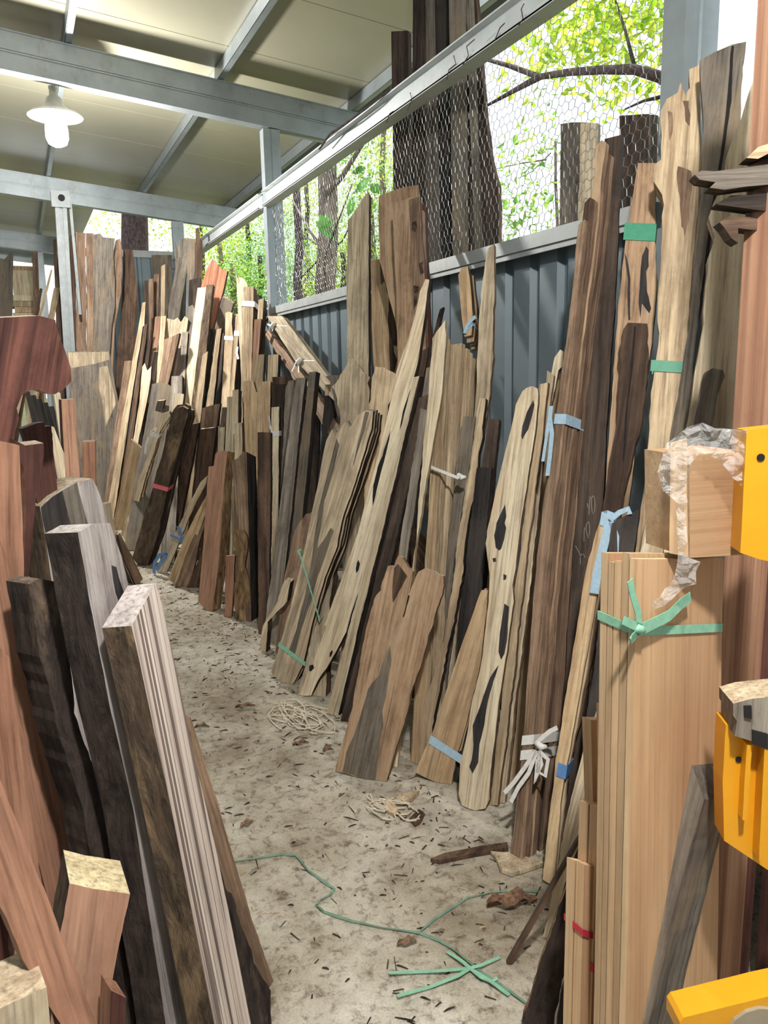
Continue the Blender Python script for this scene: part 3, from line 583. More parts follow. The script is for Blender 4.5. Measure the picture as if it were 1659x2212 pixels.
By = board('massive yellowish live-edge slab with splintered top by the broad post', pts=[(1427,240),(1440,214),(1464,200),(1470,178),(1480,205),(1490,190),(1488,150),(1512,140),(1516,300),(1506,480),(1500,640),(1500,790),(1478,900),(1452,1000),(1420,1200),(1370,1200),(1392,1050),(1402,900),(1424,720),(1428,560),(1430,420),(1412,392),(1414,355),(1428,345)], b=(1392,1200), t=(1475,180), pl=('x',1.42,.235), az=224, th=.07, m='tan', e='barkp', rough=.007, ext=True, name='slab')
patch(By, Z4(1120,330, 1200,360, 1205,460, 1190,560, 1188,640, 1172,700, 1160,755, 1152,700, 1140,690, 1132,560, 1118,440), W['brown'], 'bark_scar', .006); patch(By, Z4(1150,-60, 1185,-60, 1195,20, 1190,90, 1165,60), W['brown'], 'bark_scar', .005); patch(By, Z4(1060,0, 1085,10, 1090,120, 1070,180), W['brown'], 'bark_scar')
strap(By, (1408,790), (1498,795), .035, M_GREEN)
Bx = board('dark split plank with a long black crack behind the yellowish slab', pts=[(1512,130),(1545,112),(1582,96),(1612,90),(1600,260),(1560,420),(1530,600),(1500,760),(1494,900),(1470,1100),(1420,1100),(1490,700),(1506,500),(1518,300)], b=(1445,1100), t=(1560,105), pl=('x',1.48,.205), az=224, th=.05, m='slate', e='umber', rough=.005, ext=True)
patch(Bx, [(1580,100),(1586,100),(1580,220),(1562,340),(1548,430),(1530,560),(1516,660),(1508,700),(1512,640),(1528,520),(1545,400),(1558,320),(1572,200)], M_HOLE, 'crack')
board('broad cream slab with a sinuous left edge right of the split plank', pts=[(1572,330),(1600,260),(1640,120),(1640,980),(1470,980),(1482,930),(1498,830),(1520,700),(1528,560),(1544,510),(1530,470),(1560,400)], b=(1560,980), t=(1610,280), pl=('x',1.38,.2), az=228, th=.04, m='pale', e='brown', ext=True, name='slab')
board('grey driftwood stick with a knobbly top before the cream slab', pts=[(1522,805),(1540,795),(1562,800),(1566,812),(1555,840),(1536,930),(1518,1150),(1460,1150),(1496,940),(1512,860)], b=(1490,1150), t=(1545,797), pl=('x',1.3,.2), az=228, th=.035, m='grey', e='grey', rough=.004, ext=True)
board('cracked pale board with a black vein left of the wrapped block', pts=[(1448,960),(1470,930),(1485,950),(1440,1175),(1388,1175),(1400,1100),(1425,1020)], b=(1412,1180), t=(1462,940), pl=('x',1.34,.22), az=226, th=.04, m='pale', e='black', ext=True)
# pine boards
Bn = bundle('bundle of smooth clean pine boards tied with green tape at waist height', (1376,1208,1562,1208,1545,2420,1345,2440), 5, ('y',.0), 282, .0115, ('pine','pinel'), e='pinel', end='pinel', rough=.0006, gap=.0015, dz=.012, dx=.0015)
strap(Bn, (1372,1362), (1556,1356), .016, M_MINT, name='tape'); knot(Bn, (1366,1356), .014, M_MINT)
for p, w in (([(1366,1356),(1362,1320),(1350,1280),(1344,1250)], .014), ([(1366,1356),(1400,1340),(1430,1325),(1455,1300),(1475,1286)], .02), ([(1366,1356),(1350,1372),(1345,1380),(1362,1360)], .012), ([(1366,1352),(1340,1340),(1330,1335)], .014)): tail(Bn, p, w, M_MINT, 'tape_end', .014)
board('pale weathered board leaning behind the stepped pine offcuts', pts=[(1326,1390),(1332,1480),(1290,1700),(1180,2030),(1170,2025),(1198,1900),(1240,1700),(1290,1530)], b=(1178,2028), t=(1328,1392), pl=.24, az=225, th=.03, m='pale', e='barkd')
board('narrow pine strip leaning left of the tied pine bundle', (1276,1555,1305,1555,1330,2330,1300,2330), ('y',.02), 285, .02, 'pinel', e='pinel', end='pinel', rough=.001)
board('tall slim pine strip touching the left edge of the tied pine bundle', (1308,1524,1324,1524,1348,2380,1318,2380), ('y',.02), 285, .02, 'brown', e='pinel', end='pinel', rough=.001)
Bo = bundle('stepped pine offcuts with a red tape band, the taller pair', (1292,1745,1332,1748,1322,2400,1270,2400), 2, ('y',.02), 285, .016, ('pine','pinel'), e='pinel', end='pinel', rough=.001, dz=.004)
strap(Bo, (1281,2090), (1326,2098), .018, M_RED, name='tape')
Bo2 = bundle('shortest stepped pine offcuts with a red tape band at the front', (1262,1868,1284,1872,1272,2430,1246,2430), 2, ('y',.02), 285, .016, ('pine','pinel'), e='pinel', end='pinel', rough=.001, dz=.004)
strap(Bo2, (1258,2012), (1281,2022), .014, M_RED, name='tape')
board('slim dark stick propped diagonally against the pine offcuts', (1262,1790,1280,1770,1104,2088,1094,2082), .45, 240, .014, 'umber', e='dark', end='endd', rough=.001, name='stick', cat='stick')
board('black live-edged board with a worm-eaten pale rim leaning at lower right', pts=[(1244,1868),(1252,1900),(1236,2040),(1180,2300),(1130,2300),(1128,2200),(1160,2100),(1200,1990)], b=(1150,2260), t=(1248,1880), pl=.3, az=228, th=.03, m='barkd', e='barkp', rough=.006)
board('second dark board behind the worm-eaten one at lower right', (1246,1900,1262,1900,1240,2420,1180,2400), .25, 228, .03, 'dark', e='barkd')
Gb = board('heavy grey weathered beam offcut leaning with a dusty slanted top', pts=[(1486,1636),(1521,1728),(1401,2212),(1330,2520),(1250,2520),(1338,2212)], b=(1290,2520), t=(1503,1682), pl=('y',.0), az=192, th=.1, m='grey', e='slate', end='end', rough=.002, name='timber_offcut', cat='timber')
# floor scraps by the tall bundle
# ------------------------------------------------------------------ far stack
ZA = lambda *f: zz(0, 440, .33755, *f)
ZF = lambda *f: zz(200, 480, .33755, *f)
ZE = lambda *f: zz(200, 900, .33755, *f)
ZL = lambda *f: zz(0, 660, .27732, *f)
ZK = lambda *f: zz(0, 1160, .36166, *f)
ZJ = lambda *f: zz(0, 1640, .39783, *f)
def qz(Zf, *f): return [c for p in Zf(*f) for c in p]
AY = ('y', 9.9, .01)
def FX(px, Y, k): return ('x', float(oY(px, 1100, Y)[0]), k)
board('dark narrow board, leftmost behind the big grey slab', qz(ZA, 445,205, 482,190, 490,935, 460,935), AY, 268, .04, 'umber', e='bark')
board('rough bark-faced board behind the big grey slab', qz(ZA, 485,182, 548,188, 555,935, 490,935), ('y',9.8,.01), 268, .05, 'brown', e='bark', rough=.008)
board('tan brown board next to the wide weathered board', qz(ZA, 552,188, 600,190, 600,935, 556,935), ('y',9.86,.01), 268, .05, 'brown', e='bark', jag=.02)
board('wide weathered grey board with a wavy right edge in the far corner', pts=ZA(590,200, 640,190, 660,215, 735,222, 725,330, 735,480, 735,650, 715,780, 700,940, 600,940, 596,600), b=(219,757), t=(224,508), pl=('y',9.75,.01), az=266, th=.05, m='slate', e='bark', ext=True)
board('curved brown strip beside the wide weathered board', pts=ZA(740,235, 770,222, 782,300, 778,560, 755,680, 735,800, 730,940, 705,940, 715,780, 738,650, 735,480, 725,330), b=(243,757), t=(256,514), pl=('y',9.82,.01), az=266, th=.05, m='brown', e='bark', ext=True)
board('dark brown live-edged slab right of the curved strip', pts=ZA(790,290, 850,295, 868,440, 885,660, 870,800, 850,1000, 740,1000, 775,700, 785,500), b=(268,778), t=(277,540), pl=('y',10.0,.01), az=262, th=.05, m='umber', e='bark', ext=True, name='slab')
Gs = board('big grey dusty slab with a pale right strip leaning at the end of the aisle', pts=ZL(525,358, 850,350, 925,770, 900,1000, 860,1250, 830,1600, 640,1600, 560,900, 540,600), b=(205,1104), t=(192,757), pl=('y',.05), az=262, th=.05, m='slate', e='bark', name='slab')
patch(Gs, ZL(775,480, 840,470, 905,760, 840,900, 822,940, 800,760, 770,640), W['olive'], 'pale_sapwood'); patch(Gs, ZL(530,365, 845,360, 850,420, 760,450, 545,490), W['olive'], 'pale_sapwood')
# galvanised stud with a box head
M_STUD = plain('dull_zinc', (138,144,146), .6, .1)
pb = oY(151, 770, 9.62); pt = oY(131, 440, 9.6); ax = _n(pt-pb); pb0 = pb-ax*(pb[2]/ax[2])
e = empty('steel_stud', Matrix.Translation(pb0)); tag(e, 'slender galvanised stud with a boxy holed head leaning before the far boards', 'steel stud')
mb = MB(); o0 = np.array(pb0); up = (0, 1, 0)
for s in (-1, 1): mb.bar(np.array((s*.038, 0, 0)), pt-o0+np.array((s*.038, 0, 0)), .042, .03, up)
mb.bar((0, .02, 0), pt-o0+np.array((0, .02, 0)), .12, .012, up); mb.build('channel', M_STUD, e)
mb = MB(); mb.box(pt-o0+np.array((0, 0, .04)), (.19, .1, .17)); mb.build('head_box', M_STUD, e)
mb = MB(); mb.tube([pt-o0+np.array((.01, -.07, .05)), pt-o0+np.array((.01, -.045, .05))], .035, 14); mb.build('hole_cap', M_HOLE, e)
mb = MB(); mb.bar((.2, .03, 2.2), pt-o0+np.array((.1, .03, .06)), .03, .03, up); mb.build('brace', M_STUD, e)
# back layer near the tall wall
BK = lambda y: ('y', y, .01)
board('olive brown board with a square top before the tall blue wall', qz(ZF, 378,210, 512,210, 500,470, 395,470), BK(11.2), 262, .05, 'heart', e='bark')
board('jagged grey plank, left of the top far cluster', pts=ZF(525,120, 545,170, 560,110, 600,100, 610,160, 600,300, 530,300), b=(391,580), t=(390,518), pl=BK(9.5), az=258, th=.04, m='grey', e='bark', ext=True)
board('upright grey plank in the top far cluster under the steel rail', qz(ZF, 602,100, 656,108, 650,440, 610,440), BK(9.2), 256, .05, 'slate', e='dark')
board('dark brown batten, tallest of the top far cluster', pts=ZF(660,40, 680,35, 690,110, 702,115, 700,360, 655,360), b=(428,600), t=(427,495), pl=BK(8.9), az=256, th=.05, m='umber', e='dark', ext=True)
board('grey tan board with a chalk-white end slanting in the far stack', qz(ZF, 540,230, 612,212, 545,620, 470,625), ('x',1.2,.22), 245, .05, 'grey', e='pale', end='pale')
board('thin tan stick with a rounded tip in the far stack', qz(ZF, 440,280, 464,268, 462,600, 435,600), BK(9.3), 258, .03, 'tan', e='umber')
board('grey brown batten left of the thin tan stick', qz(ZF, 392,335, 425,330, 420,600, 390,600), BK(9.5), 258, .04, 'brown', e='dark')
board('rust brown batten behind the long leaning pair', qz(ZF, 358,365, 390,360, 385,690, 362,690), BK(9.4), 258, .04, 'brown', e='bark')
board('dark batten close to the tall blue wall', qz(ZF, 330,375, 362,370, 360,600, 325,600), BK(9.7), 258, .04, 'dark', e='bark')
board('dark rounded board end between the slanting board and the orange one', qz(ZF, 618,370, 690,352, 680,620, 612,620), BK(8.9), 254, .06, 'dark', e='bark')
board('grey stub under the slanting board with a knotted top', pts=ZF(605,545, 640,528, 655,560, 650,700, 600,720), b=(410,720), t=(414,660), pl=('x',1.28,.22), az=245, th=.06, m='grey', e='bark', ext=True)
# long leaners at the left of the stack
LA = .25
board('slim brown plank starting low at the left edge of the far stack', qz(ZF, 205,888, 250,885, 110,1880, 60,1880), ('x',.72,.24), 246, .04, 'brown', e='bark')
board('long tan board with a grey tip at the left edge of the far stack', pts=ZF(318,515, 340,510, 330,660, 320,670, 270,1000, 195,1500, 140,1850, 90,1850, 150,1500, 235,1000, 295,660), b=(239,1104), t=(310,652), pl=('x',.75,.25), az=246, th=.035, m='tan', e='umber', ext=True)
board('long dark plank parallel to the grey-tipped tan board', qz(ZF, 330,655, 352,650, 215,1700, 175,1700), ('x',.8,.25), 246, .04, 'umber', e='bark')
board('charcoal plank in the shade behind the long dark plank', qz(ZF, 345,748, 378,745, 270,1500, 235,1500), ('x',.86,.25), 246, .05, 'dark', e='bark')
board('pinkish tan batten standing tall in the far stack', qz(ZF, 400,605, 436,600, 400,1010, 365,1010), ('x',.98,.24), 245, .04, 'salmon', e='bark')
board('mottled tan batten beside the pinkish one', qz(ZF, 437,602, 470,598, 440,1010, 408,1010), ('x',.95,.24), 245, .04, 'tan', e='barkp')
board('broken grey tan board with a notched top behind the battens', pts=ZF(475,615, 520,625, 545,610, 565,640, 590,600, 612,620, 600,720, 560,800, 500,1000, 455,1000), b=(361,818), t=(380,690), pl=('x',1.08,.24), az=245, th=.05, m='olive', e='bark', ext=True)
board('chunky brown board with a bark side in the middle of the far stack', qz(ZF, 462,750, 555,710, 480,1040, 425,1040), ('x',.92,.24), 242, .06, 'brown', e='bark')
board('grey stub with a slanted top behind the chunky brown board', qz(ZF, 572,705, 612,700, 590,990, 560,990), ('x',1.1,.23), 245, .05, 'grey', e='dark')
board('splintered pale piece left of the rounded grey slab', pts=ZF(318,925, 335,900, 350,950, 378,920, 372,1000, 350,1130, 300,1350, 265,1350, 300,1150), b=(296,938), t=(318,795), pl=('x',.84,.24), az=245, th=.04, m='pale', e='umber', ext=True)
board('rounded grey slab end wedged across the front boards', pts=ZF(375,1080, 380,1035, 430,1025, 490,1040, 525,1080, 520,1120, 440,1140, 365,1130), b=(350,866), t=(355,827), pl=('x',.84,.25), az=240, th=.05, m='slate', e='grey', ext=True)
board('small weathered grey stub above the rounded grey slab', qz(ZF, 505,985, 575,980, 570,1100, 500,1060), ('x',.95,.24), 242, .06, 'grey', e='bark')
# pale board and orange board
Bw = board('very pale long board with a bark right edge rising out of the far stack', qz(ZF, 672,420, 728,415, 628,1200, 568,1185), FX(400,6.5,.24), 240, .03, 'pale', e='barkp', rough=.002)
board('bark-faced board lying along the right of the very pale long board', qz(ZF, 728,402, 772,398, 690,1180, 628,1200), FX(414,6.5,.24), 236, .05, 'bark', e='bark', rough=.006)
board('bright orange board with a notched slanted top', pts=ZF(765,235, 800,270, 825,300, 862,310, 840,420, 800,560, 770,680, 730,690, 695,410, 730,300), b=(452,712), t=(474,572), pl=('x',1.36,.22), az=240, th=.05, m='orange', e='redd', ext=True)
board('dark bark plank right of the very pale long board', qz(ZF, 705,850, 738,825, 650,1640, 575,1640), FX(405,6.6,.22), 240, .05, 'tan', e='barkd')
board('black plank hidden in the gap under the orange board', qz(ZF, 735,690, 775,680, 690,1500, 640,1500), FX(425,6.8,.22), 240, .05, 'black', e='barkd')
board('pale-edged bark batten in the middle of the far stack', qz(ZF, 795,685, 825,678, 760,1280, 710,1270), FX(448,6.6,.2), 240, .06, 'tan', e='barkd', rough=.006)
board('thin black batten right of the pale-edged one', qz(ZF, 828,712, 842,708, 815,1160, 788,1160), FX(470,6.6,.2), 240, .05, 'dark', e='barkd')
Bt1 = board('brown post-like plank tied high up with white string', pts=ZF(850,580, 870,572, 895,580, 890,650, 900,740, 870,1200, 818,1200, 845,760), b=(485,885), t=(494,674), pl=FX(485,6.4,.19), az=240, th=.06, m='tan', e='umber', ext=True); strap(Bt1, ZF(845,740)[0], ZF(898,745)[0], .04, M_WHITE, 'string')
Bt2 = bundle('bundle of dark thin boards tied twice with white string in the far stack', qz(ZF, 918,588, 945,580, 905,1060, 880,1060), 5, FX(500,6.4,.18), 225, .025, ('tan','dark','umber','dark'), e='dark', rough=.004); strap(Bt2, ZF(908,712)[0], ZF(935,712)[0], .05, M_WHITE, 'string'); tail(Bt2, ZF(935,800, 930,840, 940,880), .02, M_WHITE, 'string_end', .02)
Bt3 = bundle('tan bundle with sides coloured dark as shade and white strapping near the steel post', qz(ZF, 965,415, 1030,410, 1025,640, 960,640), 3, FX(535,6.0,.15), 236, .05, ('tan','umber'), e='umber', rough=.003); strap(Bt3, ZF(955,520)[0], ZF(1035,525)[0], .05, M_WHITE, 'string')  # umber sides put the shade of the unlit side into the colour
board('jagged twin-pointed grey slat against the foliage', pts=ZF(918,320, 935,400, 950,350, 975,370, 992,400, 975,560, 930,580, 925,450), b=(521,672), t=(516,592), pl=('x',1.52,.18), az=240, th=.03, m='olive', e='bark', ext=True)
board('pale post with its right side coloured dark as shade beside the steel post', qz(ZF, 1062,495, 1095,490, 1065,1010, 1035,1010), FX(552,6.0,.16), 232, .08, 'tan', e='umber')  # umber side colour stands in for shade on the right
board('shorter tan plank, shaded side coloured black, left of the pale post', qz(ZF, 1036,622, 1080,618, 1050,1010, 1012,1010), FX(547,5.8,.16), 234, .05, 'salmon', e='black')  # black side is shade, given as a colour
board('stubby tan plank with a rounded corner under the pale post', qz(ZF, 1042,850, 1100,845, 1095,1015, 1010,1010), FX(555,5.6,.16), 236, .05, 'tan', e='umber')
board('grey slanted board edge near the leafy gap', pts=ZF(805,580, 830,480, 860,490, 900,520, 850,700, 780,680), b=(470,715), t=(486,645), pl=('x',1.5,.18), az=240, th=.05, m='slate', e='umber', ext=True)
# two planks tied and lying across
Dg = bundle('two grey planks tied with white string slanting the opposite way', pts=ZF(1115,600, 1215,600, 1480,960, 1390,965, 1290,880), n=2, b=(686,806), t=(592,683), pl=('x',1.66,.16), az=228, th=.025, ms=('olive',), ext=True, dz=.01)
fr_ = Dg['fr']
board('rotten plank lying under the two tied grey planks', pts=ZF(1095,700, 1125,690, 1260,860, 1350,985, 1250,960), b=(640,808), t=(575,715), pl=('x',1.68,.16), az=228, th=.05, m='brown', e='barkp', rough=.01, ext=True)
for a_, c_ in ((ZF(1130,655)[0], ZF(1245,668)[0]), (ZF(1300,885)[0], ZF(1420,890)[0])):
    strap(Dg, a_, c_, .02, M_WHITE, 'string'); knot(Dg, (a_[0]+12, a_[1]+4), .03, M_WHITE)
tail(Dg, ZF(1310,890, 1295,930, 1280,960), .015, M_WHITE, 'string_end'); tail(Dg, ZF(1315,890, 1325,930, 1325,965), .015, M_WHITE, 'string_end'); tail(Dg, ZF(1165,670, 1120,655), .015, M_WHITE, 'string_end'); tail(Dg, ZF(1165,670, 1155,700), .015, M_WHITE, 'string_end')
# right part of the far stack
board('pale plank with its shaded side coloured black left of the reddish board', qz(ZF, 1125,850, 1190,845, 1175,1200, 1110,1200), FX(585,5.5,.15), 232, .06, 'tan', e='black')  # side coloured black in place of its shade
board('reddish brown board top behind the grey posts', qz(ZF, 1150,990, 1292,985, 1280,1300, 1145,1300), FX(610,5.5,.12), 236, .04, 'umber', e='dark')
board('twin tan boards with knotty split, broadest in the middle of the stack', pts=ZF(962,1018, 1030,1015, 1050,1090, 1085,1020, 1140,1015, 1135,1400, 1130,1700, 1000,1700, 975,1400), b=(560,1056), t=(555,825), pl=FX(566,5.2,.14), az=240, th=.05, m='gold', e='umber', ext=True)
Bt4 = board('pale batten tied with white string beside the twin tan boards', qz(ZF, 1145,1185, 1195,1180, 1185,1900, 1140,1900), FX(590,4.95,.12), 236, .05, 'pale', e='black'); strap(Bt4, ZF(1143,1355)[0], ZF(1192,1352)[0], .035, M_WHITE, 'string'); tail(Bt4, ZF(1150,1350, 1135,1290, 1130,1240, 1138,1300), .012, M_WHITE, 'string_end')  # black side colour stands in for the side away from the lamp
board('short pinkish stub above the string-tied pale batten', qz(ZF, 1168,1152, 1215,1150, 1212,1300, 1168,1300), FX(600,5.2,.12), 236, .05, 'salmon', e='umber')
board('grey brown post with a rounded bark corner', pts=ZF(1235,1060, 1255,1015, 1290,1010, 1295,1100, 1275,1250, 1255,1640, 1208,1640, 1225,1300), b=(607,1060), t=(632,822), pl=FX(610,4.9,.13), az=236, th=.05, m='grey', e='bark', ext=True)
board('long tan plank with a black side right of the rounded post', qz(ZF, 1300,998, 1362,995, 1180,2700, 1090,2690), .24, 236, .05, 'grey', e='barkd')
board('tallest dark plank at the right end of the far stack', qz(ZF, 1385,960, 1430,955, 1280,2560, 1200,2560), FX(640,4.4,.17), 232, .09, 'slate', e='black')
board('black stub right of the tallest dark plank', qz(ZF, 1485,1110, 1560,1105, 1500,1700, 1440,1700), FX(695,4.6,.15), 232, .06, 'black', e='black')
board('light offcut with a dark square end in the shade', qz(ZF, 1487,1040, 1530,1036, 1525,1120, 1485,1120), FX(705,4.6,.12), 232, .1, 'tan', e='barkd')
board('knotty branch stub beside the ragged stump slab', pts=ZF(1490,985, 1560,980, 1620,978, 1610,1010, 1560,1040, 1535,1070, 1520,1020), b=(725,840), t=(722,810), pl=FX(725,4.5,.08), az=232, th=.06, m='grey', e='bark', ext=True)
for i, (q, lb) in enumerate(((( 862,1118, 908,1115, 890,1400, 850,1400), 'low pale block with its shaded side coloured black in the middle of the far stack'), ((895,1075, 935,1070, 930,1400, 890,1400), 'second low pale block just right of the first'), ((805,1315, 848,1310, 835,1700, 795,1700), 'lowest pale block above the blue-tied sticks'))):
    board(lb, qz(ZF, *q), FX(478+8*i, 5.6, .12), 236, .07, 'pale', e='black')  # block sides coloured black to stand in for shade
board('dark brown slab with white band behind the low pale blocks', qz(ZF, 690,1330, 790,1310, 720,1900, 640,1900), FX(430,6.0,.15), 238, .05, 'umber', e='dark')
board('brown stub above the dark banded slab', qz(ZF, 700,1190, 815,1160, 790,1340, 690,1350), FX(450,6.2,.15), 238, .05, 'brown', e='dark')
board('tan and brown angular post behind the salmon slab', qz(ZF, 908,1290, 955,1280, 960,1800, 905,1800), FX(514,5.0,.12), 240, .06, 'olive', e='umber')
# front row
board('salmon pink slab with a bark right side standing alone in the front row', pts=ZE(742,320, 775,315, 785,240, 800,222, 862,220, 850,330, 830,600, 810,900, 760,1290, 675,1180, 710,800), b=(441,1318), t=(475,985), pl=.2, az=214, th=.075, m='salmon', e='barkp', rough=.003, name='slab')
board('thick brown slab with its shaded right face coloured black at the end of the front row', pts=ZE(888,285, 930,265, 965,222, 985,225, 1000,700, 1015,1318, 985,1310, 930,700), b=(538,1343), t=(520,980), pl=.12, az=228, th=.12, m='brown', e='black', rough=.002, name='slab')  # right face's shade is put into its black colour
board('gnarled bark-covered offcut between the salmon and the thick brown slab', pts=ZE(890,740, 910,722, 960,728, 990,790, 985,880, 975,960, 1000,1060, 1000,1310, 920,1310, 905,1100, 935,980, 915,850), b=(522,1341), t=(516,1145), pl=.1, az=240, th=.05, m='barkp', e='bark', rough=.008)
board('small red brown stick beside the gnarled offcut', qz(ZE, 852,892, 910,888, 890,1285, 842,1280), .1, 240, .03, 'red', e='redd')
Bb = bundle('fan of pale split sticks tied with blue cord', pts=ZE(690,420, 735,378, 725,430, 620,640, 470,1005, 412,1000, 520,760), n=1, b=(349,1238), t=(441,1032), pl=.3, az=240, th=.03, ms=('pale',), e='barkp')
mbm = ZE(745,470, 765,450, 750,560, 620,880, 525,1085, 480,1040, 600,750)
for i, (pp, b_, t_, mm) in enumerate(((mbm, (370,1262), (453,1056), 'gold'), (ZE(725,620, 730,660, 700,740, 640,1000, 600,1095, 525,1090, 620,820), (390,1268), (446,1110), 'brown'), (ZE(700,860, 720,900, 690,1100, 600,1100), (418,1270), (440,1195), 'umber'))):
    fr, Lp = outline(None, pp, b_, t_, .3, 240, None); P = rough_poly(Lp, .04, .004, random.Random(i)); me = prism_mesh('stick', P, 0, .035, fr, [W[mm], W['bark'], W['end']])
    o = link('stick', me, Bb['o']); o.matrix_parent_inverse = Bb['o'].matrix_world.inverted(); o.matrix_world = frameM(fr['O'], fr['u'], fr['d'], fr['a'])
for p in (ZE(520,735, 560,750, 625,800), ZE(570,680, 590,730, 625,800), ZE(625,800, 615,850, 605,865), ZE(625,800, 670,825, 710,820), ZE(500,850, 450,860, 420,910, 415,980), ZE(500,850, 470,890, 430,960)): tail(Bb, p, .025, M_BLUE, 'cord', .05)
knot(Bb, ZE(625,795)[0], .035, M_BLUE)
B6 = bundle('dark bark-backed slabs with a rounded top bound with red tape', pts=ZF(505,1220, 530,1190, 580,1180, 608,1195, 612,1240)+ZE(590,60, 520,300, 480,470, 420,750, 350,960, 290,955, 255,900, 380,470, 470,150), n=4, b=(308,1222), t=(388,882), pl=.25, az=236, th=.03, ms=('bark','umber','dark'), e='barkd', rough=.005); strap(B6, ZE(388,440)[0], ZE(480,465)[0], .035, M_PINK, 'tape')
board('broad light tan plank leaning at the left of the front row', qz(ZE, 245,145, 310,200, 195,740, 125,700), ('x',.75,.24), 244, .03, 'gold', e='umber')
board('narrow tan plank between the broad one and the string-tied pair', qz(ZE, 330,120, 355,118, 240,640, 185,740), ('x',.77,.24), 242, .03, 'tan', e='umber')
board('grey backed batten with a square top in the front row', qz(ZF, 415,1145, 460,1140, 330,1640, 290,1640), ('x',.82,.25), 240, .04, 'grey', e='umber')
B7 = bundle('pale split battens tied with white string in the front row', pts=ZF(445,1230, 490,1215, 500,1240)+ZE(430,100, 330,420, 230,820, 195,770, 290,420), n=2, b=(276,1172), t=(358,890), pl=.24, az=240, th=.03, ms=('pale','tan'), e='barkp', rough=.006); strap(B7, ZE(370,110)[0], ZE(425,125)[0], .04, M_WHITE, 'string'); strap(B7, ZE(225,655)[0], ZE(290,675)[0], .05, M_WHITE, 'string'); tail(B7, ZE(360,130, 345,180, 340,235), .02, M_WHITE, 'string_end')
for i, (q, lb) in enumerate(((( 470,1115, 495,1108, 440,1400, 410,1400), 'small pale peg rising behind the string-tied battens'), ((525,1095, 585,1100, 560,1300, 500,1300), 'short pale block leaning behind the bark slabs'), ((345,1160, 400,1140, 330,1480, 270,1480), 'black-stained plank with a shadowed corner in the front row'))):
    board(lb, qz(ZF, *q), ('x', .92, .25), 240, .04, ('pale', 'pale', 'dark')[i], e='umber')
board('dark slab standing right of the red-taped bark slabs', qz(ZE, 600,60, 680,40, 530,850, 440,850), FX(365,6.7,.22), 238, .05, 'umber', e='barkd')
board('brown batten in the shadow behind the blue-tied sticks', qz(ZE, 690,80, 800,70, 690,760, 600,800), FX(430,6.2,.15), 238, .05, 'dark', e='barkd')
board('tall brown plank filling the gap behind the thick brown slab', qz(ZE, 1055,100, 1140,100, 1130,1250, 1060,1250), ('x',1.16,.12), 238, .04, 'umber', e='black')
# dark filler slabs added to stand in for the shade in the stack's gaps
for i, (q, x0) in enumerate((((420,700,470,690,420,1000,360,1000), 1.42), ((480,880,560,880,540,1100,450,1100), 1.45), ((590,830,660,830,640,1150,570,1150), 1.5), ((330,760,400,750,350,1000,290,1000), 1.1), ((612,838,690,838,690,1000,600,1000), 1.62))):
    board(('added dark filler standing in for shade behind the pale-edged batten', 'added dark filler standing in for shade behind the low pale blocks', 'added dark filler standing in for shade behind the grey posts', 'added dark filler standing in for shade behind the pinkish batten', 'added dark filler standing in for shade below the tied slanting planks')[i], q, ('x', x0, .2), 236, .05, 'dark', e='black')
# ------------------------------------------------------------------ far left
board('violet grey board with a splintered top behind the dark red slab', pts=[(-10,555),(10,560),(22,545),(28,550),(26,690),(20,760),(-12,760)], b=(4,760), t=(8,553), pl=('y',5.2,0.), az=268, th=.03, m='slate', e='black', ext=True)
board('weathered brown post board beside the far steel post', qz(ZA, 205,305, 240,308, 255,640, 212,640), ('y',13.,0.), 266, .06, 'brown', e='dark')
for i, (q, lb, mm) in enumerate((((325,420, 335,425, 275,690, 250,690), 'thin tan stick leaning by the far steel post', 'tan'), ((345,540, 388,535, 350,720, 310,720), 'light board leaning low by the far steel post', 'tan'), ((340,230, 360,225, 378,540, 350,540), 'thin dark batten left of the galvanised stud', 'brown'), ((350,360, 378,340, 390,530, 355,560), 'black board behind the galvanised stud', 'black'), ((255,540, 272,545, 250,690, 225,690), 'slim dark stick beside the thin tan one', 'umber'))):
    board(lb, qz(ZA, *q), ('y', 11.6+.25*i, 0.), 268, .04, mm)
def pile(label, y, x0, x1, z, h, d, mm):
    mb = MB(); mb.box(((x0+x1)/2, y, z+h/2), (x1-x0, d, h)); o = mb.build('stacked_plank', W[mm], origin=((x0+x1)/2, y, z)); tag(o, label, 'plank', 'planks piled on the far rack'); return o
Yp = 14.2; zr = oY(60, 690, Yp)[2]-.09
for i, (px0, px1, py, hh, mm, lb) in enumerate(((20,84,628,.05,'pale','pale plank low on the far rack'),(24,80,640,.06,'tan','tan plank second from the top of the far rack pile'),(30,82,652,.06,'gold','gold plank in the middle of the far rack pile'),(26,72,668,.07,'pale','pale plank near the bottom of the far rack pile'),(28,80,684,.08,'brown','brown plank at the bottom of the far rack pile'),(26,76,600,.16,'pale','big upright pale panel behind the far rack pile'),(28,74,575,.12,'gold','tall upright gold panel behind the far rack pile'))):
    a_ = oY(px0, py, Yp); c_ = oY(px1, py, Yp); pile(lb, Yp+(.6+.55*(i-5) if i > 4 else 0), a_[0], c_[0], 0. if i > 4 else zr+.09*(4-i), a_[2]+hh if i > 4 else .085, .5, mm)
e = empty('lumber_rack', Matrix.Translation((.25, Yp, 0))); tag(e, 'low steel rack under the pile of planks at the far end', 'rack')
for sx in (-.3, .28):
    for sy in (-.2, .2): mb = MB(); mb.box((sx, sy, zr/2-.02), (.05, .05, zr-.06)); mb.build('leg', M_STEEL, e)
mb = MB(); mb.box((0, 0, zr-.02), (.8, .55, .04)); mb.build('deck', M_STEEL, e)
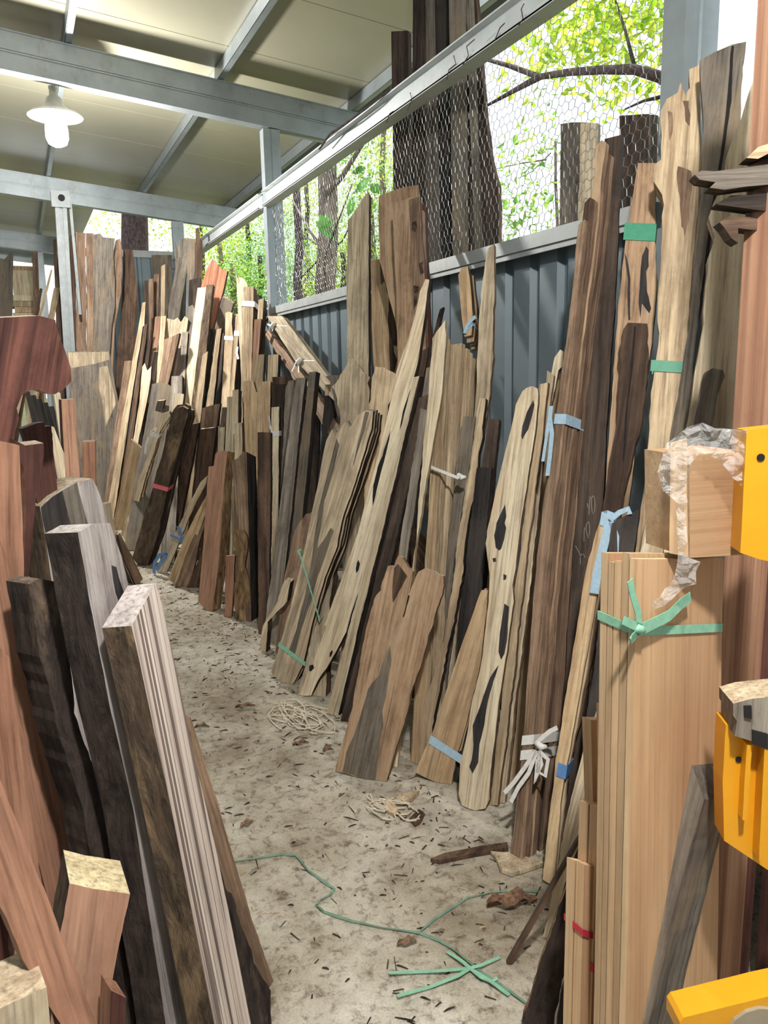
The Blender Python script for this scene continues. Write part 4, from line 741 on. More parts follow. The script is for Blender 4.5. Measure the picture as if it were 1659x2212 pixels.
# ------------------------------------------------------------------ left foreground
L1 = board('dark red live-edge slab with a hooked outline and dusty top at the left', pts=ZL(-160,100, 0,95, 310,80, 430,112, 445,190, 500,330, 550,480, 555,590, 500,650, 430,690, 370,690, 300,655, 230,660, 170,700, 130,800, 150,880, 120,980, 90,1010, -160,1010), b=(0,945), t=(40,690), pl=('y',1.75,.0), az=292, th=.05, m='redd', e='bark', end='end', rough=.0015, ext=True, name='slab')
board('upright red board directly under the dark red slab', (-40,945,42,962,62,1500,-40,1500), ('y',1.55,0.), 285, .03, 'red', e='redd', end='endr', rough=.002)
board('faceted dark red post with a pale dusty top', pts=ZL(118,1050, 195,1090, 340,1072, 330,1250, 280,1500, 240,1800, 190,1800, 200,1500, 190,1280), b=(58,1160), t=(60,960), pl=('y',1.75,-.02), az=285, th=.06, m='redd', e='red', end='end', rough=.003, ext=True)
board('dark red board with a notched top behind the faceted post', pts=ZL(170,960, 290,915, 345,910, 350,940, 400,940, 420,1200, 470,1600, 300,1600, 250,1200), b=(105,1104), t=(80,915), pl=('y',2.0,-.02), az=285, th=.03, m='redd', e='redd', end='endd', ext=True)
board('whitish pointed board behind the notched dark red board', pts=ZL(385,945, 420,945, 470,1080, 500,1150, 500,1400, 470,1450, 430,1250, 410,1000), b=(132,1060), t=(112,922), pl=('y',2.15,-.02), az=280, th=.02, m='pale', e='grey', ext=True)
board('salmon batten standing free behind the dark red boards', qz(ZL, 478,735, 582,728, 635,1400, 510,1400), ('y',2.6,-.04), 280, .035, 'salmon', e='redd', end='endr', rough=.002)
board('short salmon block with a brown side right of the salmon batten', qz(ZL, 640,1065, 738,1060, 745,1400, 650,1400), ('y',2.9,-.04), 262, .06, 'red', e='salmon', end='endr', rough=.001)
for i in range(6):
    x = 55+i*13
    board(('first', 'second', 'third', 'fourth', 'fifth', 'sixth')[i]+' from the left of the black thin boards slanting in the shade', (x, 846+i*8, x+9, 845+i*8, x+64, 1060, x+52, 1060), ('y', 3.3+.1*i, .05), 285, .012, 'black', e='slate', end='endd', rough=.001)
board('white thin strip at the right of the black slanting boards', (116,850,130,848,150,1000,138,1000), ('y',3.2,.05), 285, .012, 'pale', end='pale', rough=.001)
L4 = board('thick striped log slab with a black flank and pale right side', pts=[(86,1094),(110,1072),(150,1046),(200,1034),(216,1070),(232,1130),(268,1320),(120,1320),(100,1170)], b=(190,1330), t=(150,1046), pl=('y',1.95,.02), az=292, th=.13, m='lilac', e='bark', end='end', rough=.002, ext=True, name='slab')
patch(L4, [(88,1096),(112,1074),(134,1060),(152,1130),(166,1200),(114,1200),(98,1150)], W['black'], 'black_flank'); patch(L4, [(134,1060),(166,1042),(178,1090),(192,1140),(206,1200),(166,1200),(152,1130)], W['slate'], 'grey_band')
L5 = board('tall pale grey slab with a blackened bark flank in the left foreground', pts=[(168,1150),(200,1132),(238,1130),(262,1200),(284,1300),(380,1800),(470,2480),(400,2500),(290,1760),(240,1540),(200,1330)], b=(435,2490), t=(205,1140), pl=('y',.0), az=322, th=.06, m='lilac', e='barkd', end='lilac', rough=.002, name='slab')
patch(L5, ZK(665,170, 690,180, 705,240, 735,330, 740,400, 715,405, 690,330, 675,250), W['void'], 'knot_hole')
L7 = board('thick striped white slab with dark bark flank leaning in the left foreground', pts=[(284,1352),(310,1306),(336,1260),(352,1312),(412,1600),(470,1850),(560,2300),(590,2480),(500,2500),(462,2212),(372,1760)], b=(545,2490), t=(310,1306), pl=('y',.0), az=328, th=.05, m='zebra', e='bark', end='lilac', rough=.0012, name='slab')
board('tan edged board with a black face behind the striped white slab', pts=[(400,1545),(412,1550),(470,1730),(545,1990),(596,2135),(562,2140),(505,1980),(445,1760)], b=(580,2138), t=(406,1548), pl=('y',.02), az=318, th=.08, m='brown', e='black', rough=.003)
board('black rotten slab with grey mould standing behind the striped slab', pts=[(470,1880),(500,1930),(548,2080),(585,2140),(590,2230),(520,2330),(500,2100)], b=(560,2300), t=(485,1890), pl=('y',.02), az=312, th=.06, m='barkd', e='bark', rough=.006)
board('dark bark log split leaning left of the pale grey slab', pts=[(62,1262),(85,1250),(118,1256),(128,1320),(150,1400),(160,1540),(226,1720),(300,2100),(360,2500),(300,2500),(240,2080),(180,1750),(120,1560),(85,1420)], b=(330,2500), t=(90,1252), pl=('y',.02), az=300, th=.07, m='barkd', e='barkd', end='endd', rough=.004, name='log')
board('second dark bark log whose top shows beside the red boards', pts=[(200,1712),(214,1694),(240,1690),(262,1760),(300,1900),(390,2440),(320,2440),(262,2000),(226,1800)], b=(355,2440), t=(228,1692), pl=('y',.0), az=300, th=.06, m='barkd', e='bark', end='endd', rough=.004, name='log')
board('broad red plank with a rippled sawn edge sweeping across the left', pts=[(-30,1080),(0,1165),(25,1240),(72,1420),(150,1760),(192,1960),(250,2400),(190,2400),(150,2180),(105,1960),(60,1760),(0,1480),(-30,1400)], b=(220,2400), t=(-25,1180), pl=('y',-.02), az=300, th=.035, m='red', e='salmon', rough=.002)
board('narrow red batten between the broad red plank and the dark logs', pts=[(128,1490),(142,1590),(180,1680),(200,1800),(226,1900),(260,2300),(220,2300),(170,1900),(140,1700)], b=(240,2300), t=(132,1500), pl=('y',.02), az=298, th=.03, m='salmon', e='redd', rough=.002)
board('grey brown plank seen between the red boards low at the left', pts=[(20,1700),(30,1640),(50,1690),(70,1790),(100,1950),(130,2100),(100,2300),(60,2300),(40,1900)], b=(80,2300), t=(32,1650), pl=('y',-.02), az=298, th=.03, m='olive', e='umber')
board('dark board in the shade at the left margin', (-30,1500,14,1520,60,2200,-30,2200), ('y',1.5,-.02), 290, .03, 'redd', e='black')
board('red board deep behind the broad plank at the left margin', (-40,1360,20,1420,130,2200,40,2200), ('y',1.42,-.02), 290, .03, 'red', e='redd')
board('nearest red plank with chalky scratches crossing the lower left corner', pts=[(-40,1590),(0,1682),(48,1800),(95,1918),(131,2018),(171,2109),(209,2212),(262,2440),(180,2440),(131,2212),(103,2169),(48,2070),(0,1958),(-40,1880)], b=(221,2440), t=(-20,1700), pl=('y',.95,0.), az=290, th=.03, m='red', e='salmon', rough=.0015)
board('stout salmon block with a cream dusty rounded top at lower left', pts=[(150,1908),(200,1920),(281,1931),(264,2010),(240,2137),(205,2440),(90,2440),(128,2030)], b=(150,2440), t=(215,1918), pl=('y',1.12,.04), az=272, th=.1, m='salmon', e='bark', end='cream', rough=.0015, name='block', cat='wood block')
board('small dark red block with a pale chipped top at the lower left', (240,2140,272,2155,262,2500,228,2500), ('y',1.08,0.), 285, .04, 'redd', e='red', end='endr', rough=.001, name='block', cat='wood block')
board('dusty grey block end at the very bottom left corner', pts=[(-20,2188),(40,2160),(100,2132),(140,2440),(-20,2440)], b=(60,2440), t=(40,2160), pl=('y',.9,0.), az=280, th=.08, m='olive', e='slate', end='end', rough=.001, name='block', cat='wood block')
board('short tan plank leaning behind the pale grey slab', (222,1092,240,1086,262,1260,238,1260), ('y',3.6,0.), 285, .04, 'olive', e='umber')
B9 = bundle('little bundle of dark striped boards leaning left by the aisle end', pts=ZL(918,1785, 935,1770, 1000,1900, 1115,2130, 1060,2180, 980,2000), n=4, b=(300,1262), t=(256,1153), pl=('y',.0), az=300, th=.02, ms=('brown','tan'), e='dark')
mb = MB(); mb.box((-.62, 4, .95), (.06, 8, .06))
for y in (.5, 3, 5.5, 8): mb.box((-.62, y, .47), (.06, .06, .94))
o = mb.build('leaning_rail', M_STEEL, origin=(-.62, 4, 0)); tag(o, 'low steel rail that the left boards lean against', 'rail')
# ------------------------------------------------------------------ right foreground: shelf and what is on it
W['yel'] = M_YEL; W['steel'] = M_STEEL; W['hole'] = M_HOLE; W['blk'] = plain('black_steel', (40,40,42), .5, .3)
def freeprism(label, name, cat, pts, at, az, th, m, e=None, end=None, horiz=False, rough=.001, parent=None, seg=.03):
    """a solid whose front outline is given in the picture, standing at the vertical plane through point at"""
    at = np.array(at); n = np.array([math.cos(math.radians(az)), math.sin(math.radians(az)), 0.]); up = np.array([0, 0, 1.]); rt = np.cross(up, n)
    a, u = (rt, -up) if horiz else (up, rt)
    fr = dict(O=at, u=u, d=-n, a=a, n=n); Lp = [loc(p, fr) for p in pts]
    x0 = sum(p[0] for p in Lp)/len(Lp); z0 = min(p[1] for p in Lp)
    fr['O'] = at+u*x0+a*z0; Lp = [p-np.array((x0, z0)) for p in Lp]
    P = rough_poly(Lp, seg, rough, random.Random(int(pts[0][0])), 0)
    f2 = dict(fr); f2['a'] = np.array((0, 0, 1.)) if horiz else fr['a']
    if horiz: f2 = dict(fr); f2['O'] = np.array((0, 0, 9.))
    me = prism_mesh(name, P, 0, th, f2, [W[m], W[e or m], W[end or m]])
    o = link(name, me)
    if parent is not None: o.parent = parent; o.matrix_parent_inverse = parent.matrix_world.inverted()
    o.matrix_world = frameM(fr['O'], fr['u'], fr['d'], fr['a'])
    if parent is None: tag(o, label, cat)
    elif label: o['label'] = label
    return dict(o=o, fr=fr, D=th)
PX = 1.27
ya, yb = oX(1564, 1240, PX)[1], oX(1612, 1240, PX)[1]
rk = empty('shelf_rack', Matrix.Translation((PX+.03, (ya+yb)/2, 0))); tag(rk, 'reddish pine shelf rack with upright posts at the right margin', 'shelf')
def rpart(name, c, sz, m):
    mb = MB(); mb.box((0, 0, 0), sz); o = mb.build(name, W[m], rk); o.location = np.array(c)-np.array((PX+.03, (ya+yb)/2, 0))
    return o
rpart('post', (PX+.03, (ya+yb)/2, 1.25), (.06, ya-yb, 2.5), 'frame'); rpart('post', (PX+.63, (ya+yb)/2, 1.25), (.06, ya-yb, 2.5), 'frame'); rpart('post', (PX+.03, .2, 1.25), (.06, ya-yb, 2.5), 'frame')
zs = oX(1590, 1850, PX+.03)[2]
rpart('shelf_board', (PX+.34, .58, zs-.012), (.6, .78, .024), 'pine')
for dz in (.0, .011, .022): rpart('plywood_edge', (PX+.033, .58, zs-.04-dz), (.014, .78, .008), ('umber', 'frame', 'umber')[int(dz*90)])
rpart('shelf_board', (PX+.34, .58, 1.86), (.6, .78, .03), 'frame')
for z_ in (1.62, 1.12): rpart('rail', (PX+.34, (ya+yb)/2+.01, z_), (.56, .03, .06), 'frame')
rpart('back_panel', (PX+.44, (ya+yb)/2+.03, 1.2), (.5, .012, 2.3), 'redd')
rpart('side_slat', (PX+.075, (ya+yb)/2-.0, 1.2), (.03, .05, 2.3), 'redd')
# ragged plank ends on the upper shelf
DW = oY(1600, 420, 1.08)
freeprism('ragged grey driftwood plank end poking out at the upper right, uppermost of three', 'driftwood_plank', 'plank', Z4(1220,380, 1262,355, 1340,360, 1500,340, 1659,318, 1800,318, 1800,440, 1659,440, 1400,470, 1310,458, 1345,425, 1250,410), DW, 236, .05, 'grey', 'bark', horiz=True, rough=.005)
freeprism('dark split driftwood plank end, middle of three at the upper right', 'driftwood_plank', 'plank', Z4(1352,552, 1440,505, 1659,488, 1800,488, 1800,600, 1659,600, 1480,575, 1360,560), DW+np.array((.01, .01, 0)), 236, .05, 'dark', 'dark', horiz=True, rough=.005)
freeprism('curled dark driftwood plank end, lowest of three at the upper right', 'driftwood_plank', 'plank', Z4(1370,665, 1420,632, 1659,645, 1800,650, 1800,725, 1659,722, 1480,700, 1480,790, 1440,760, 1400,700), DW+np.array((.02, .02, 0)), 236, .05, 'umber', 'dark', horiz=True, rough=.005)
freeprism('tan broken plank end jutting in at the right above the driftwood', 'driftwood_plank', 'plank', Z4(1530,280, 1600,215, 1659,195, 1800,190, 1800,300, 1659,255, 1600,285), DW+np.array((.0, -.01, 0)), 236, .05, 'tan', 'dark', horiz=True, rough=.004)
# wrapped block
WB = oY(1490, 1200, .93)
wbk = freeprism('laminated wooden block wrapped in clear film beside the upper yellow clamp', 'wooden_block', 'wood block', [(1489,985),(1612,975),(1604,1198),(1490,1205)], WB, 262, .12, 'pine', 'pine', 'pinel', horiz=True, rough=.0006)
freeprism(None, 'face_lamella', '', [(1449,958),(1484,948),(1487,1203),(1446,1195)], WB+np.array((-.004, .002, 0)), 226, .012, 'pinel', 'pinel', parent=wbk['o'])
def film_mat():
    m, nt, N, L, P = mat('clear_crumpled_film')
    P.inputs['Base Color'].default_value = (.9, .9, .9, 1); P.inputs['Roughness'].default_value = .16; P.inputs['IOR'].default_value = 1.4
    tr = N.new('ShaderNodeBsdfTransparent'); mx = N.new('ShaderNodeMixShader'); mx.inputs[0].default_value = .26
    L.new(tr.outputs[0], mx.inputs[1]); L.new(P.outputs[0], mx.inputs[2]); L.new(mx.outputs[0], N['Material Output'].inputs[0])
    tc = N.new('ShaderNodeTexCoord'); g = noise(N, L, tc.outputs['Object'], (45, 45, 45), 4, .6, 1.)
    bp = N.new('ShaderNodeBump'); bp.inputs['Strength'].default_value = 1.; bp.inputs['Distance'].default_value = .01; L.new(g, bp.inputs['Height']); L.new(bp.outputs[0], P.inputs['Normal'])
    return m
M_FILM = film_mat()
def film(pts, fr, y0, amp, parent, name, seed):
    from mathutils.geometry import delaunay_2d_cdt
    from mathutils import noise as mn
    g = random.Random(seed); L0 = rough_poly([loc(p, fr) for p in pts], .012, .002, g); xs = [p[0] for p in L0]; zs_ = [p[1] for p in L0]
    vin = [Vector((p[0], p[1])) for p in L0]; n = len(vin); s = .009; x = min(xs)
    def inside(px, pz):
        c = False; j = n-1
        for i in range(n):
            a, b = L0[i], L0[j]
            if (a[1] > pz) != (b[1] > pz) and px < (b[0]-a[0])*(pz-a[1])/(b[1]-a[1])+a[0]: c = not c
            j = i
        return c
    while x < max(xs):
        z = min(zs_)
        while z < max(zs_):
            a, b = x+g.uniform(-.3, .3)*s, z+g.uniform(-.3, .3)*s
            if inside(a, b): vin.append(Vector((a, b)))
            z += s
        x += s
    r = delaunay_2d_cdt(vin, [], [list(range(n))], 1, 1e-5); vs = [(v.x, y0-amp*abs(mn.noise(Vector((v.x*38, v.y*38, seed))))-amp*.6*abs(mn.noise(Vector((v.x*90, v.y*90, seed+5)))), v.y) for v in r[0]]
    me = bpy.data.meshes.new(name); me.from_pydata(vs, [], [tuple(f) for f in r[2]]); me.materials.append(M_FILM)
    o = link(name, me); o.parent = parent; o.matrix_parent_inverse = parent.matrix_world.inverted(); o.matrix_world = frameM(fr['O'], fr['u'], fr['d'], fr['a']); return o
nW = np.array([math.cos(math.radians(240)), math.sin(math.radians(240)), 0.]); fW = dict(O=WB, n=nW, d=-nW, a=np.array((0, 0, 1.)), u=np.cross((0, 0, 1.), nW))
film(Z5(1040,600, 1100,550, 1170,500, 1250,475, 1330,510, 1530,520, 1520,640, 1515,890, 1430,800, 1340,690, 1230,650, 1180,740, 1160,900, 1150,1270, 1240,1300, 1200,1420, 1120,1480, 1020,1560, 920,1612, 1000,1500, 1070,1420, 1110,1280, 1100,950, 1020,880, 985,770), fW, -.006, .022, wbk['o'], 'plastic_film', 3)
# yellow clamps
YA = oY(1640, 1200, .86)
yc = freeprism('upper yellow plastic clamp jaw with a round hole at the right margin', 'clamp_jaw', 'clamp', [(1613,930),(1720,918),(1720,1225),(1640,1208),(1599,1194)], YA, 238, .05, 'yel', 'yel', rough=.0005)
def disc(parent, fr, p, r, m, name, th=.002):
    x, z = loc(p, fr); mb = MB(); mb.tube([(x, -th, z), (x, .001, z)], r, 16); o = mb.build(name, m); o.parent = parent; o.matrix_parent_inverse = parent.matrix_world.inverted(); o.matrix_world = frameM(fr['O'], fr['u'], fr['d'], fr['a']); return o
disc(yc['o'], yc['fr'], (1643,988), .006, M_HOLE, 'hole')
YB = oY(1640, 1870, .84)
yl = freeprism('lower yellow plastic clamp body with ribs standing on the shelf', 'spring_clamp', 'clamp', Z6(1430,820, 1660,830, 1800,830, 1800,1700, 1659,1610, 1420,1450, 1412,1130), YB, 240, .05, 'yel', 'yel', rough=.0005)
for pts_, dn in ((Z6(1545,930, 1575,930, 1545,1330, 1520,1340), .022), (Z6(1640,950, 1670,950, 1640,1560, 1610,1560), .03)):
    freeprism(None, 'rib', '', pts_, YB+np.array((math.cos(math.radians(240)), math.sin(math.radians(240)), 0))*dn, 240, dn, 'yel', parent=yl['o'])
disc(yl['o'], yl['fr'], Z6(1498,1008)[0], .005, M_HOLE, 'hole'); disc(yl['o'], yl['fr'], Z6(1608,1322)[0], .006, M_HOLE, 'hole')
cp = freeprism('grey wooden clamp pad with black steel plates above the lower yellow clamp', 'clamp_pad', 'clamp pad', Z6(1470,705, 1560,680, 1800,655, 1800,960, 1659,940, 1575,910, 1478,880, 1490,800, 1470,770), YB+np.array((-.02, -.02, 0)), 240, .07, 'grey', 'slate', 'end', rough=.001)
for pts_ in (Z6(1530,720, 1570,718, 1572,790, 1532,780), Z6(1575,850, 1659,872, 1659,955, 1575,925)):
    freeprism(None, 'steel_plate', '', pts_, YB+np.array((-.02, -.02, 0))+np.array((-.5, -.87, 0))*.004, 240, .006, 'blk', parent=cp['o'])
YC = oY(1580, 2212, .72)
yd = freeprism('yellow plastic flange with a grey disc at the bottom right corner', 'clamp_flange', 'clamp', Z7(1178,1500, 1180,1430, 1200,1405, 1659,1290, 1800,1260, 1800,1600, 1250,1600), YC, 248, .05, 'yel', 'yel', 'yel', rough=.0005)
disc(yd['o'], yd['fr'], Z7(1600,1500)[0], .052, plain('grey_rubber', (160,148,126), .8), 'disc', .006)
freeprism('thin grey slat squeezed between the pine bundle and the shelf post', 'slat', 'board', Z6(1372,640, 1392,640, 1388,1100, 1380,1900, 1300,1900, 1320,1000), oY(1545,1800,1.02), 250, .02, 'grey', 'slate')

# ------------------------------------------------------------------ on the floor
def floor_ribbon(label, path, w, m, name='strap', cat='strap', lift=.002, group=None):
    pts = []; g = random.Random(int(path[0][0])); k = 0
    for i in range(len(path)-1):
        for j in range(4):
            t = j/4; x = path[i][0]*(1-t)+path[i+1][0]*t; y = path[i][1]*(1-t)+path[i+1][1]*t; pts.append(fl(x, y, lift+.004*abs(math.sin(k*.7)))); k += 1
    pts.append(fl(*path[-1], lift)); mb = MB(); c = pts[0]; k = len(pts)
    ups = [(.5*math.sin(i*.55), .3*math.cos(i*.4), 1) for i in range(k)]
    mb.ribbon(pts, ups, w); o = mb.build(name, m, origin=(c[0], c[1], 0)); tag(o, label, cat, group); return o
floor_ribbon('long faded green strap snaking across the aisle floor', [(500,1862),(560,1853),(610,1845),(640,1848),(665,1880),(700,1905),(722,1920),(714,1932),(692,1944),(683,1955),(700,1970),(760,1990),(830,2005),(905,2015),(950,2032),(985,2055),(1040,2100),(1100,2140),(1140,2170)], .008, plain('faded_green_strap', (112,146,126), .6, 0, .2, 40.))
floor_ribbon('side strand of green strap running toward the right boards', [(905,2014),(940,1985),(975,1962),(1010,1940),(1060,1928),(1110,1924),(1165,1926)], .007, bpy.data.materials['faded_green_strap'])
kn = empty('knotted_strap', Matrix.Translation(tuple(fl(1015, 2095)))); tag(kn, 'knotted mint green strap ends lying at the lower middle of the floor', 'strap')
for p in ([(966,2056),(1000,2078),(1015,2092),(1060,2120),(1100,2150)], [(1080,2068),(1040,2085),(1015,2092),(960,2097),(900,2100),(840,2102)], [(1015,2092),(990,2108),(930,2132),(858,2152)], [(1015,2092),(1040,2112),(1062,2122),(1075,2112)]):
    pts = [fl(x, y, .006+.006*(i % 2))-fl(1015, 2095) for i, (x, y) in enumerate(p)]; mb = MB(); mb.ribbon(pts, (0.1, .1, 1), .011); mb.build('strap_end', M_MINT, kn)
M_STR = plain('dirty_string', (220,208,188), .8, 0, .15, 40.)
def tangle(label, cx, cy, rx, ry, n, seed):
    g = random.Random(seed); mb = MB(); c = fl(cx, cy)
    for k in range(n):
        ph = g.random()*6; a = g.uniform(.4, 1); b = g.uniform(.3, 1); ox = g.uniform(-.5, .5)*rx; oy = g.uniform(-.5, .5)*ry; pts = []
        for i in range(16):
            t = ph+i*g.uniform(.25, .45)
            pts.append(fl(cx+ox+rx*a*math.cos(t), cy+oy+ry*b*math.sin(t*1.1), .004+.012*abs(math.sin(i*.9+k))))
        mb.tube(pts, .0028, 5)
    o = mb.build('string_tangle', M_STR, origin=tuple(c)); tag(o, label, 'string')
tangle('tangle of dirty white string at the foot of the curved slab', 660, 1545, 60, 32, 9, 2); tangle('coil of pale string beside the wood chips in mid floor', 845, 1745, 48, 26, 6, 5)
def chip(label, pts, m, th=.004, name='wood_chip', cat='wood chip', z=.003, tilt=0.):
    P = [fl(x, y, z) for x, y in pts]; c = sum(P)/len(P); n = len(P); mb = MB(); g = random.Random(int(pts[0][0]))
    top = [p+np.array((0, 0, th+tilt*g.random())) for p in P]
    mb.add([*P, *top], [tuple(range(n)), tuple(range(n, 2*n))]+[(i, (i+1) % n, n+(i+1) % n, n+i) for i in range(n)])
    o = mb.build(name, m, origin=tuple(c)); tag(o, label, cat); return o
chip('flat grey board scrap lying under the tall dark bundle', [(1060,1846),(1110,1850),(1178,1870),(1150,1880),(1105,1894),(1080,1884),(1074,1864)], W['olive'], .012)
chip('long dark splinter pointing left from the tall dark bundle', [(930,1862),(960,1850),(1040,1834),(1096,1826),(1098,1838),(1030,1850),(950,1866)], W['umber'], .012, 'splinter', 'splinter')
chip('tan curled bark chip in the coil of string', [(846,1738),(862,1722),(900,1712),(906,1716),(886,1736),(866,1740)], W['tan'], .006, tilt=.01)
chip('small tan leaf-shaped chip below the coil of string', [(828,1750),(840,1736),(858,1744),(862,1752),(852,1764)], W['tan'], .004, tilt=.01)
chip('brown flake of bark right of the coil of string', [(884,1770),(905,1750),(918,1760),(908,1780),(896,1786)], W['umber'], .005)
def leafm(label, a, b, w, m, curl=.02):
    P = fl(*a, .004); Q = fl(*b, .004); ax = Q-P; L = np.linalg.norm(ax); ax /= L; sd = np.cross((0, 0, 1), ax); mb = MB(); vs = []; n = 7
    for i in range(n):
        t = i/(n-1); hw = w*math.sin(math.pi*min(.97, t*.94+.03))**.8+.001; c = P+ax*L*t
        for s in (-1, 0, 1): vs.append(c+sd*hw*s+np.array((0, 0, .002+curl*abs(s)*(.6+.4*math.sin(i*2))+.006*math.sin(t*3))))
    fs = [(3*i+j, 3*i+j+1, 3*i+4+j, 3*i+3+j) for i in range(n-1) for j in (0, 1)]; k = len(vs)
    mb.add(vs, fs); o = mb.build('dry_leaf', m, origin=tuple((P+Q)/2), smooth=True); tag(o, label, 'leaf')
M_LEAFD = wood('dry_leaf_brown', (136,98,66), (84,56,38), None, 0, sx=60, sz=60); M_LEAFP = wood('dry_leaf_pale', (156,122,92), (108,80,58), None, 0, sx=60, sz=60)
leafm('large curled brown dry leaf near the right boards', (1052,1962), (1160,1948), .028, M_LEAFD, .03)
for i, (a, b, lb) in enumerate((((858,2046), (900,2036), 'faint brown leaf flattened on the floor below the green strap'), ((632,1612), (668,1606), 'brown leaf beside the string tangle at the curved slab'), ((508,1530), (552,1526), 'dark brown leaf near the middle of the aisle'), ((420,1574), (452,1572), 'dark leaf under the edge of the striped slab side'), ((520,1790), (548,1776), 'small black leaf right of the striped white slab'), ((700,1626), (716,1612), 'tiny leaf by the corner of the broad ragged slab'), ((366,1388), (384,1384), 'dark crumpled leaf far up the aisle'))):
    leafm(lb, a, b, .013, (M_LEAFP, M_LEAFD)[i % 2 if i != 2 else 1], .012)
g = random.Random(21); mb = MB()
for k in range(900):
    y = g.uniform(1.3, 6.3); c = .45+.75*g.random(); xl = .42+.02*y; xr = 1.3-.04*y
    x = xl+(xr-xl)*(g.random() if g.random() < .5 else 1-g.random()**2.2*.6); L_ = g.uniform(.006, .035)*(1 if g.random() < .8 else 1.7); a = g.random()*6.28; w_ = g.uniform(.002, .006)
    d = np.array((math.cos(a), math.sin(a), 0)); s = np.array((-d[1], d[0], 0)); p = np.array((x, y, .001)); hh = g.uniform(.002, .006)
    mb.add([p-d*L_/2-s*w_/2, p+d*L_/2-s*w_*.3, p+d*L_/2+s*w_*.3, p-d*L_/2+s*w_/2, p+np.array((0, 0, hh)), p+d*L_*.3+np.array((0, 0, hh))], [(0,1,5,4),(1,2,5),(2,3,4,5),(3,0,4)], 0 if g.random() < .75 else 1)
o = mb.build('bark_litter', [W['dark'], W['tan']]); tag(o, 'scattered crumbs of bark and splinters all over the concrete floor', 'litter', kind='stuff')

# ------------------------------------------------------------------ outside: trees
def leaf_mat(name, c1, c2, tl=.6):
    m, nt, N, L, P = mat(name); ge = N.new('ShaderNodeNewGeometry'); r = ramp(N, [(0, srgb(c1)), (1, srgb(c2))]); L.new(ge.outputs['Random Per Island'], r.inputs[0])
    L.new(r.outputs[0], P.inputs['Base Color']); P.inputs['Roughness'].default_value = .5
    t = N.new('ShaderNodeBsdfTranslucent'); L.new(r.outputs[0], t.inputs[0]); mx = N.new('ShaderNodeMixShader'); mx.inputs[0].default_value = tl
    L.new(P.outputs[0], mx.inputs[1]); L.new(t.outputs[0], mx.inputs[2]); L.new(mx.outputs[0], N['Material Output'].inputs[0]); return m
LM = [leaf_mat('leaves_yellow_green', (132,180,40), (226,236,96)), leaf_mat('leaves_green', (96,156,56), (188,214,104)), leaf_mat('leaves_blue_green', (84,140,96), (150,190,130))]
M_TRUNK = barkm('tree_bark', (156,140,124), (72,62,58), None, (14,14,5), .8); M_TRUNKD = barkm('tree_bark_dark', (104,88,84), (44,38,40), None, (22,22,12), 1.)
def leaves(mb, c, r, n, size, g, flat=.6):
    for _ in range(n):
        while True:
            q = np.array((g.uniform(-1, 1), g.uniform(-1, 1), g.uniform(-1, 1)))
            if q@q < 1: break
        p = np.array(c)+q*np.array(r); a = _n((g.gauss(0, 1), g.gauss(0, 1), g.gauss(-.3, .6))); b = _n(np.cross(a, (g.gauss(0, .4), g.gauss(0, .4), 1))); nn = np.cross(a, b); s = size*g.uniform(.6, 1.2)
        mb.add([p, p+a*s*.45+b*s*.26+nn*s*.08, p+a*s, p+a*s*.45-b*s*.26+nn*s*.08, p+a*s*.5], [(0,1,4),(1,2,4),(2,3,4),(3,0,4)])
def tree(label, base, top, r0, clusters, lm, size, trunk=M_TRUNK, branches=(), seed=1, name='tree'):
    base = np.array(base, float); e = empty(name, Matrix.Translation(tuple(base))); tag(e, label, 'tree', 'trees outside the shed'); g = random.Random(seed)
    mb = MB(); top = np.array(top, float); pts = [base+(top-base)*t+np.array((g.uniform(-.06, .06), g.uniform(-.06, .06), 0))*(0 < t < 1)-base for t in np.linspace(0, 1, 9)]
    mb.tube(pts, [r0*(1.15-.5*t) for t in np.linspace(0, 1, 9)], 14); mb.build('trunk', trunk, e, True)
    for br in branches:
        mb = MB(); k = len(br[0]); mb.tube([np.array(p)-base for p in br[0]], [br[1]*(1-.6*i/(k-1)) for i in range(k)], 8); mb.build('branch', trunk, e, True)
    mb = MB()
    for c, r, n in clusters: leaves(mb, np.array(c)-base, (r, r, r*.75) if not hasattr(r, '__len__') else r, n, size, g)
    if mb.v: o = mb.build('foliage', lm, e); o['kind'] = 'stuff'
    return e
def gx(px, py, X): p = oX(px, py, X); return p
def ground(p): return (p[0], p[1], 0.)
t1 = oY(298, 500, 17.); tree('dark rough-barked tree trunk beyond the tall blue wall', ground(t1), (t1[0]-.1, 17.2, 8.), .3, [(oY(350,480,18.5), .8, 420), (oY(240,470,18.5), .6, 250), (oY(370,430,19), .9, 300)], LM[0], .09, M_TRUNKD, seed=3)
def C(px, py, X, r, n): return (oX(px, py, X), r, n)
t2 = oX(715, 640, 4.4); t2b = oX(690, 250, 4.6)
tree('grey barked tree standing just outside the middle opening', ground(t2), t2b+np.array((0, 0, 2)), .17, [C(760,330,5,.6,240), C(820,400,5.4,.6,200), C(680,330,5.2,.5,120)], LM[1], .1, branches=[([oX(705,420,4.5), oX(740,380,4.6), oX(790,300,4.8), oX(840,200,5)], .05), ([oX(712,560,4.4), oX(670,500,4.3), oX(630,430,4.3)], .03)], seed=5)
t3 = oX(645, 650, 5.2); tree('slim dark leaning tree right of the steel post', ground(t3), oX(640, 380, 5.4), .11, [C(650,560,5.6,.5,160), C(620,480,5.5,.4,100)], LM[2], .09, M_TRUNKD, branches=[([oX(650,600,5.2), oX(690,560,5.1), oX(740,520,5.), oX(765,470,5)], .02), ([oX(648,560,5.2), oX(680,600,5.1), oX(730,640,5.)], .015), ([oX(646,500,5.2), oX(700,540,5.1), oX(745,600,5)], .015)], seed=6)
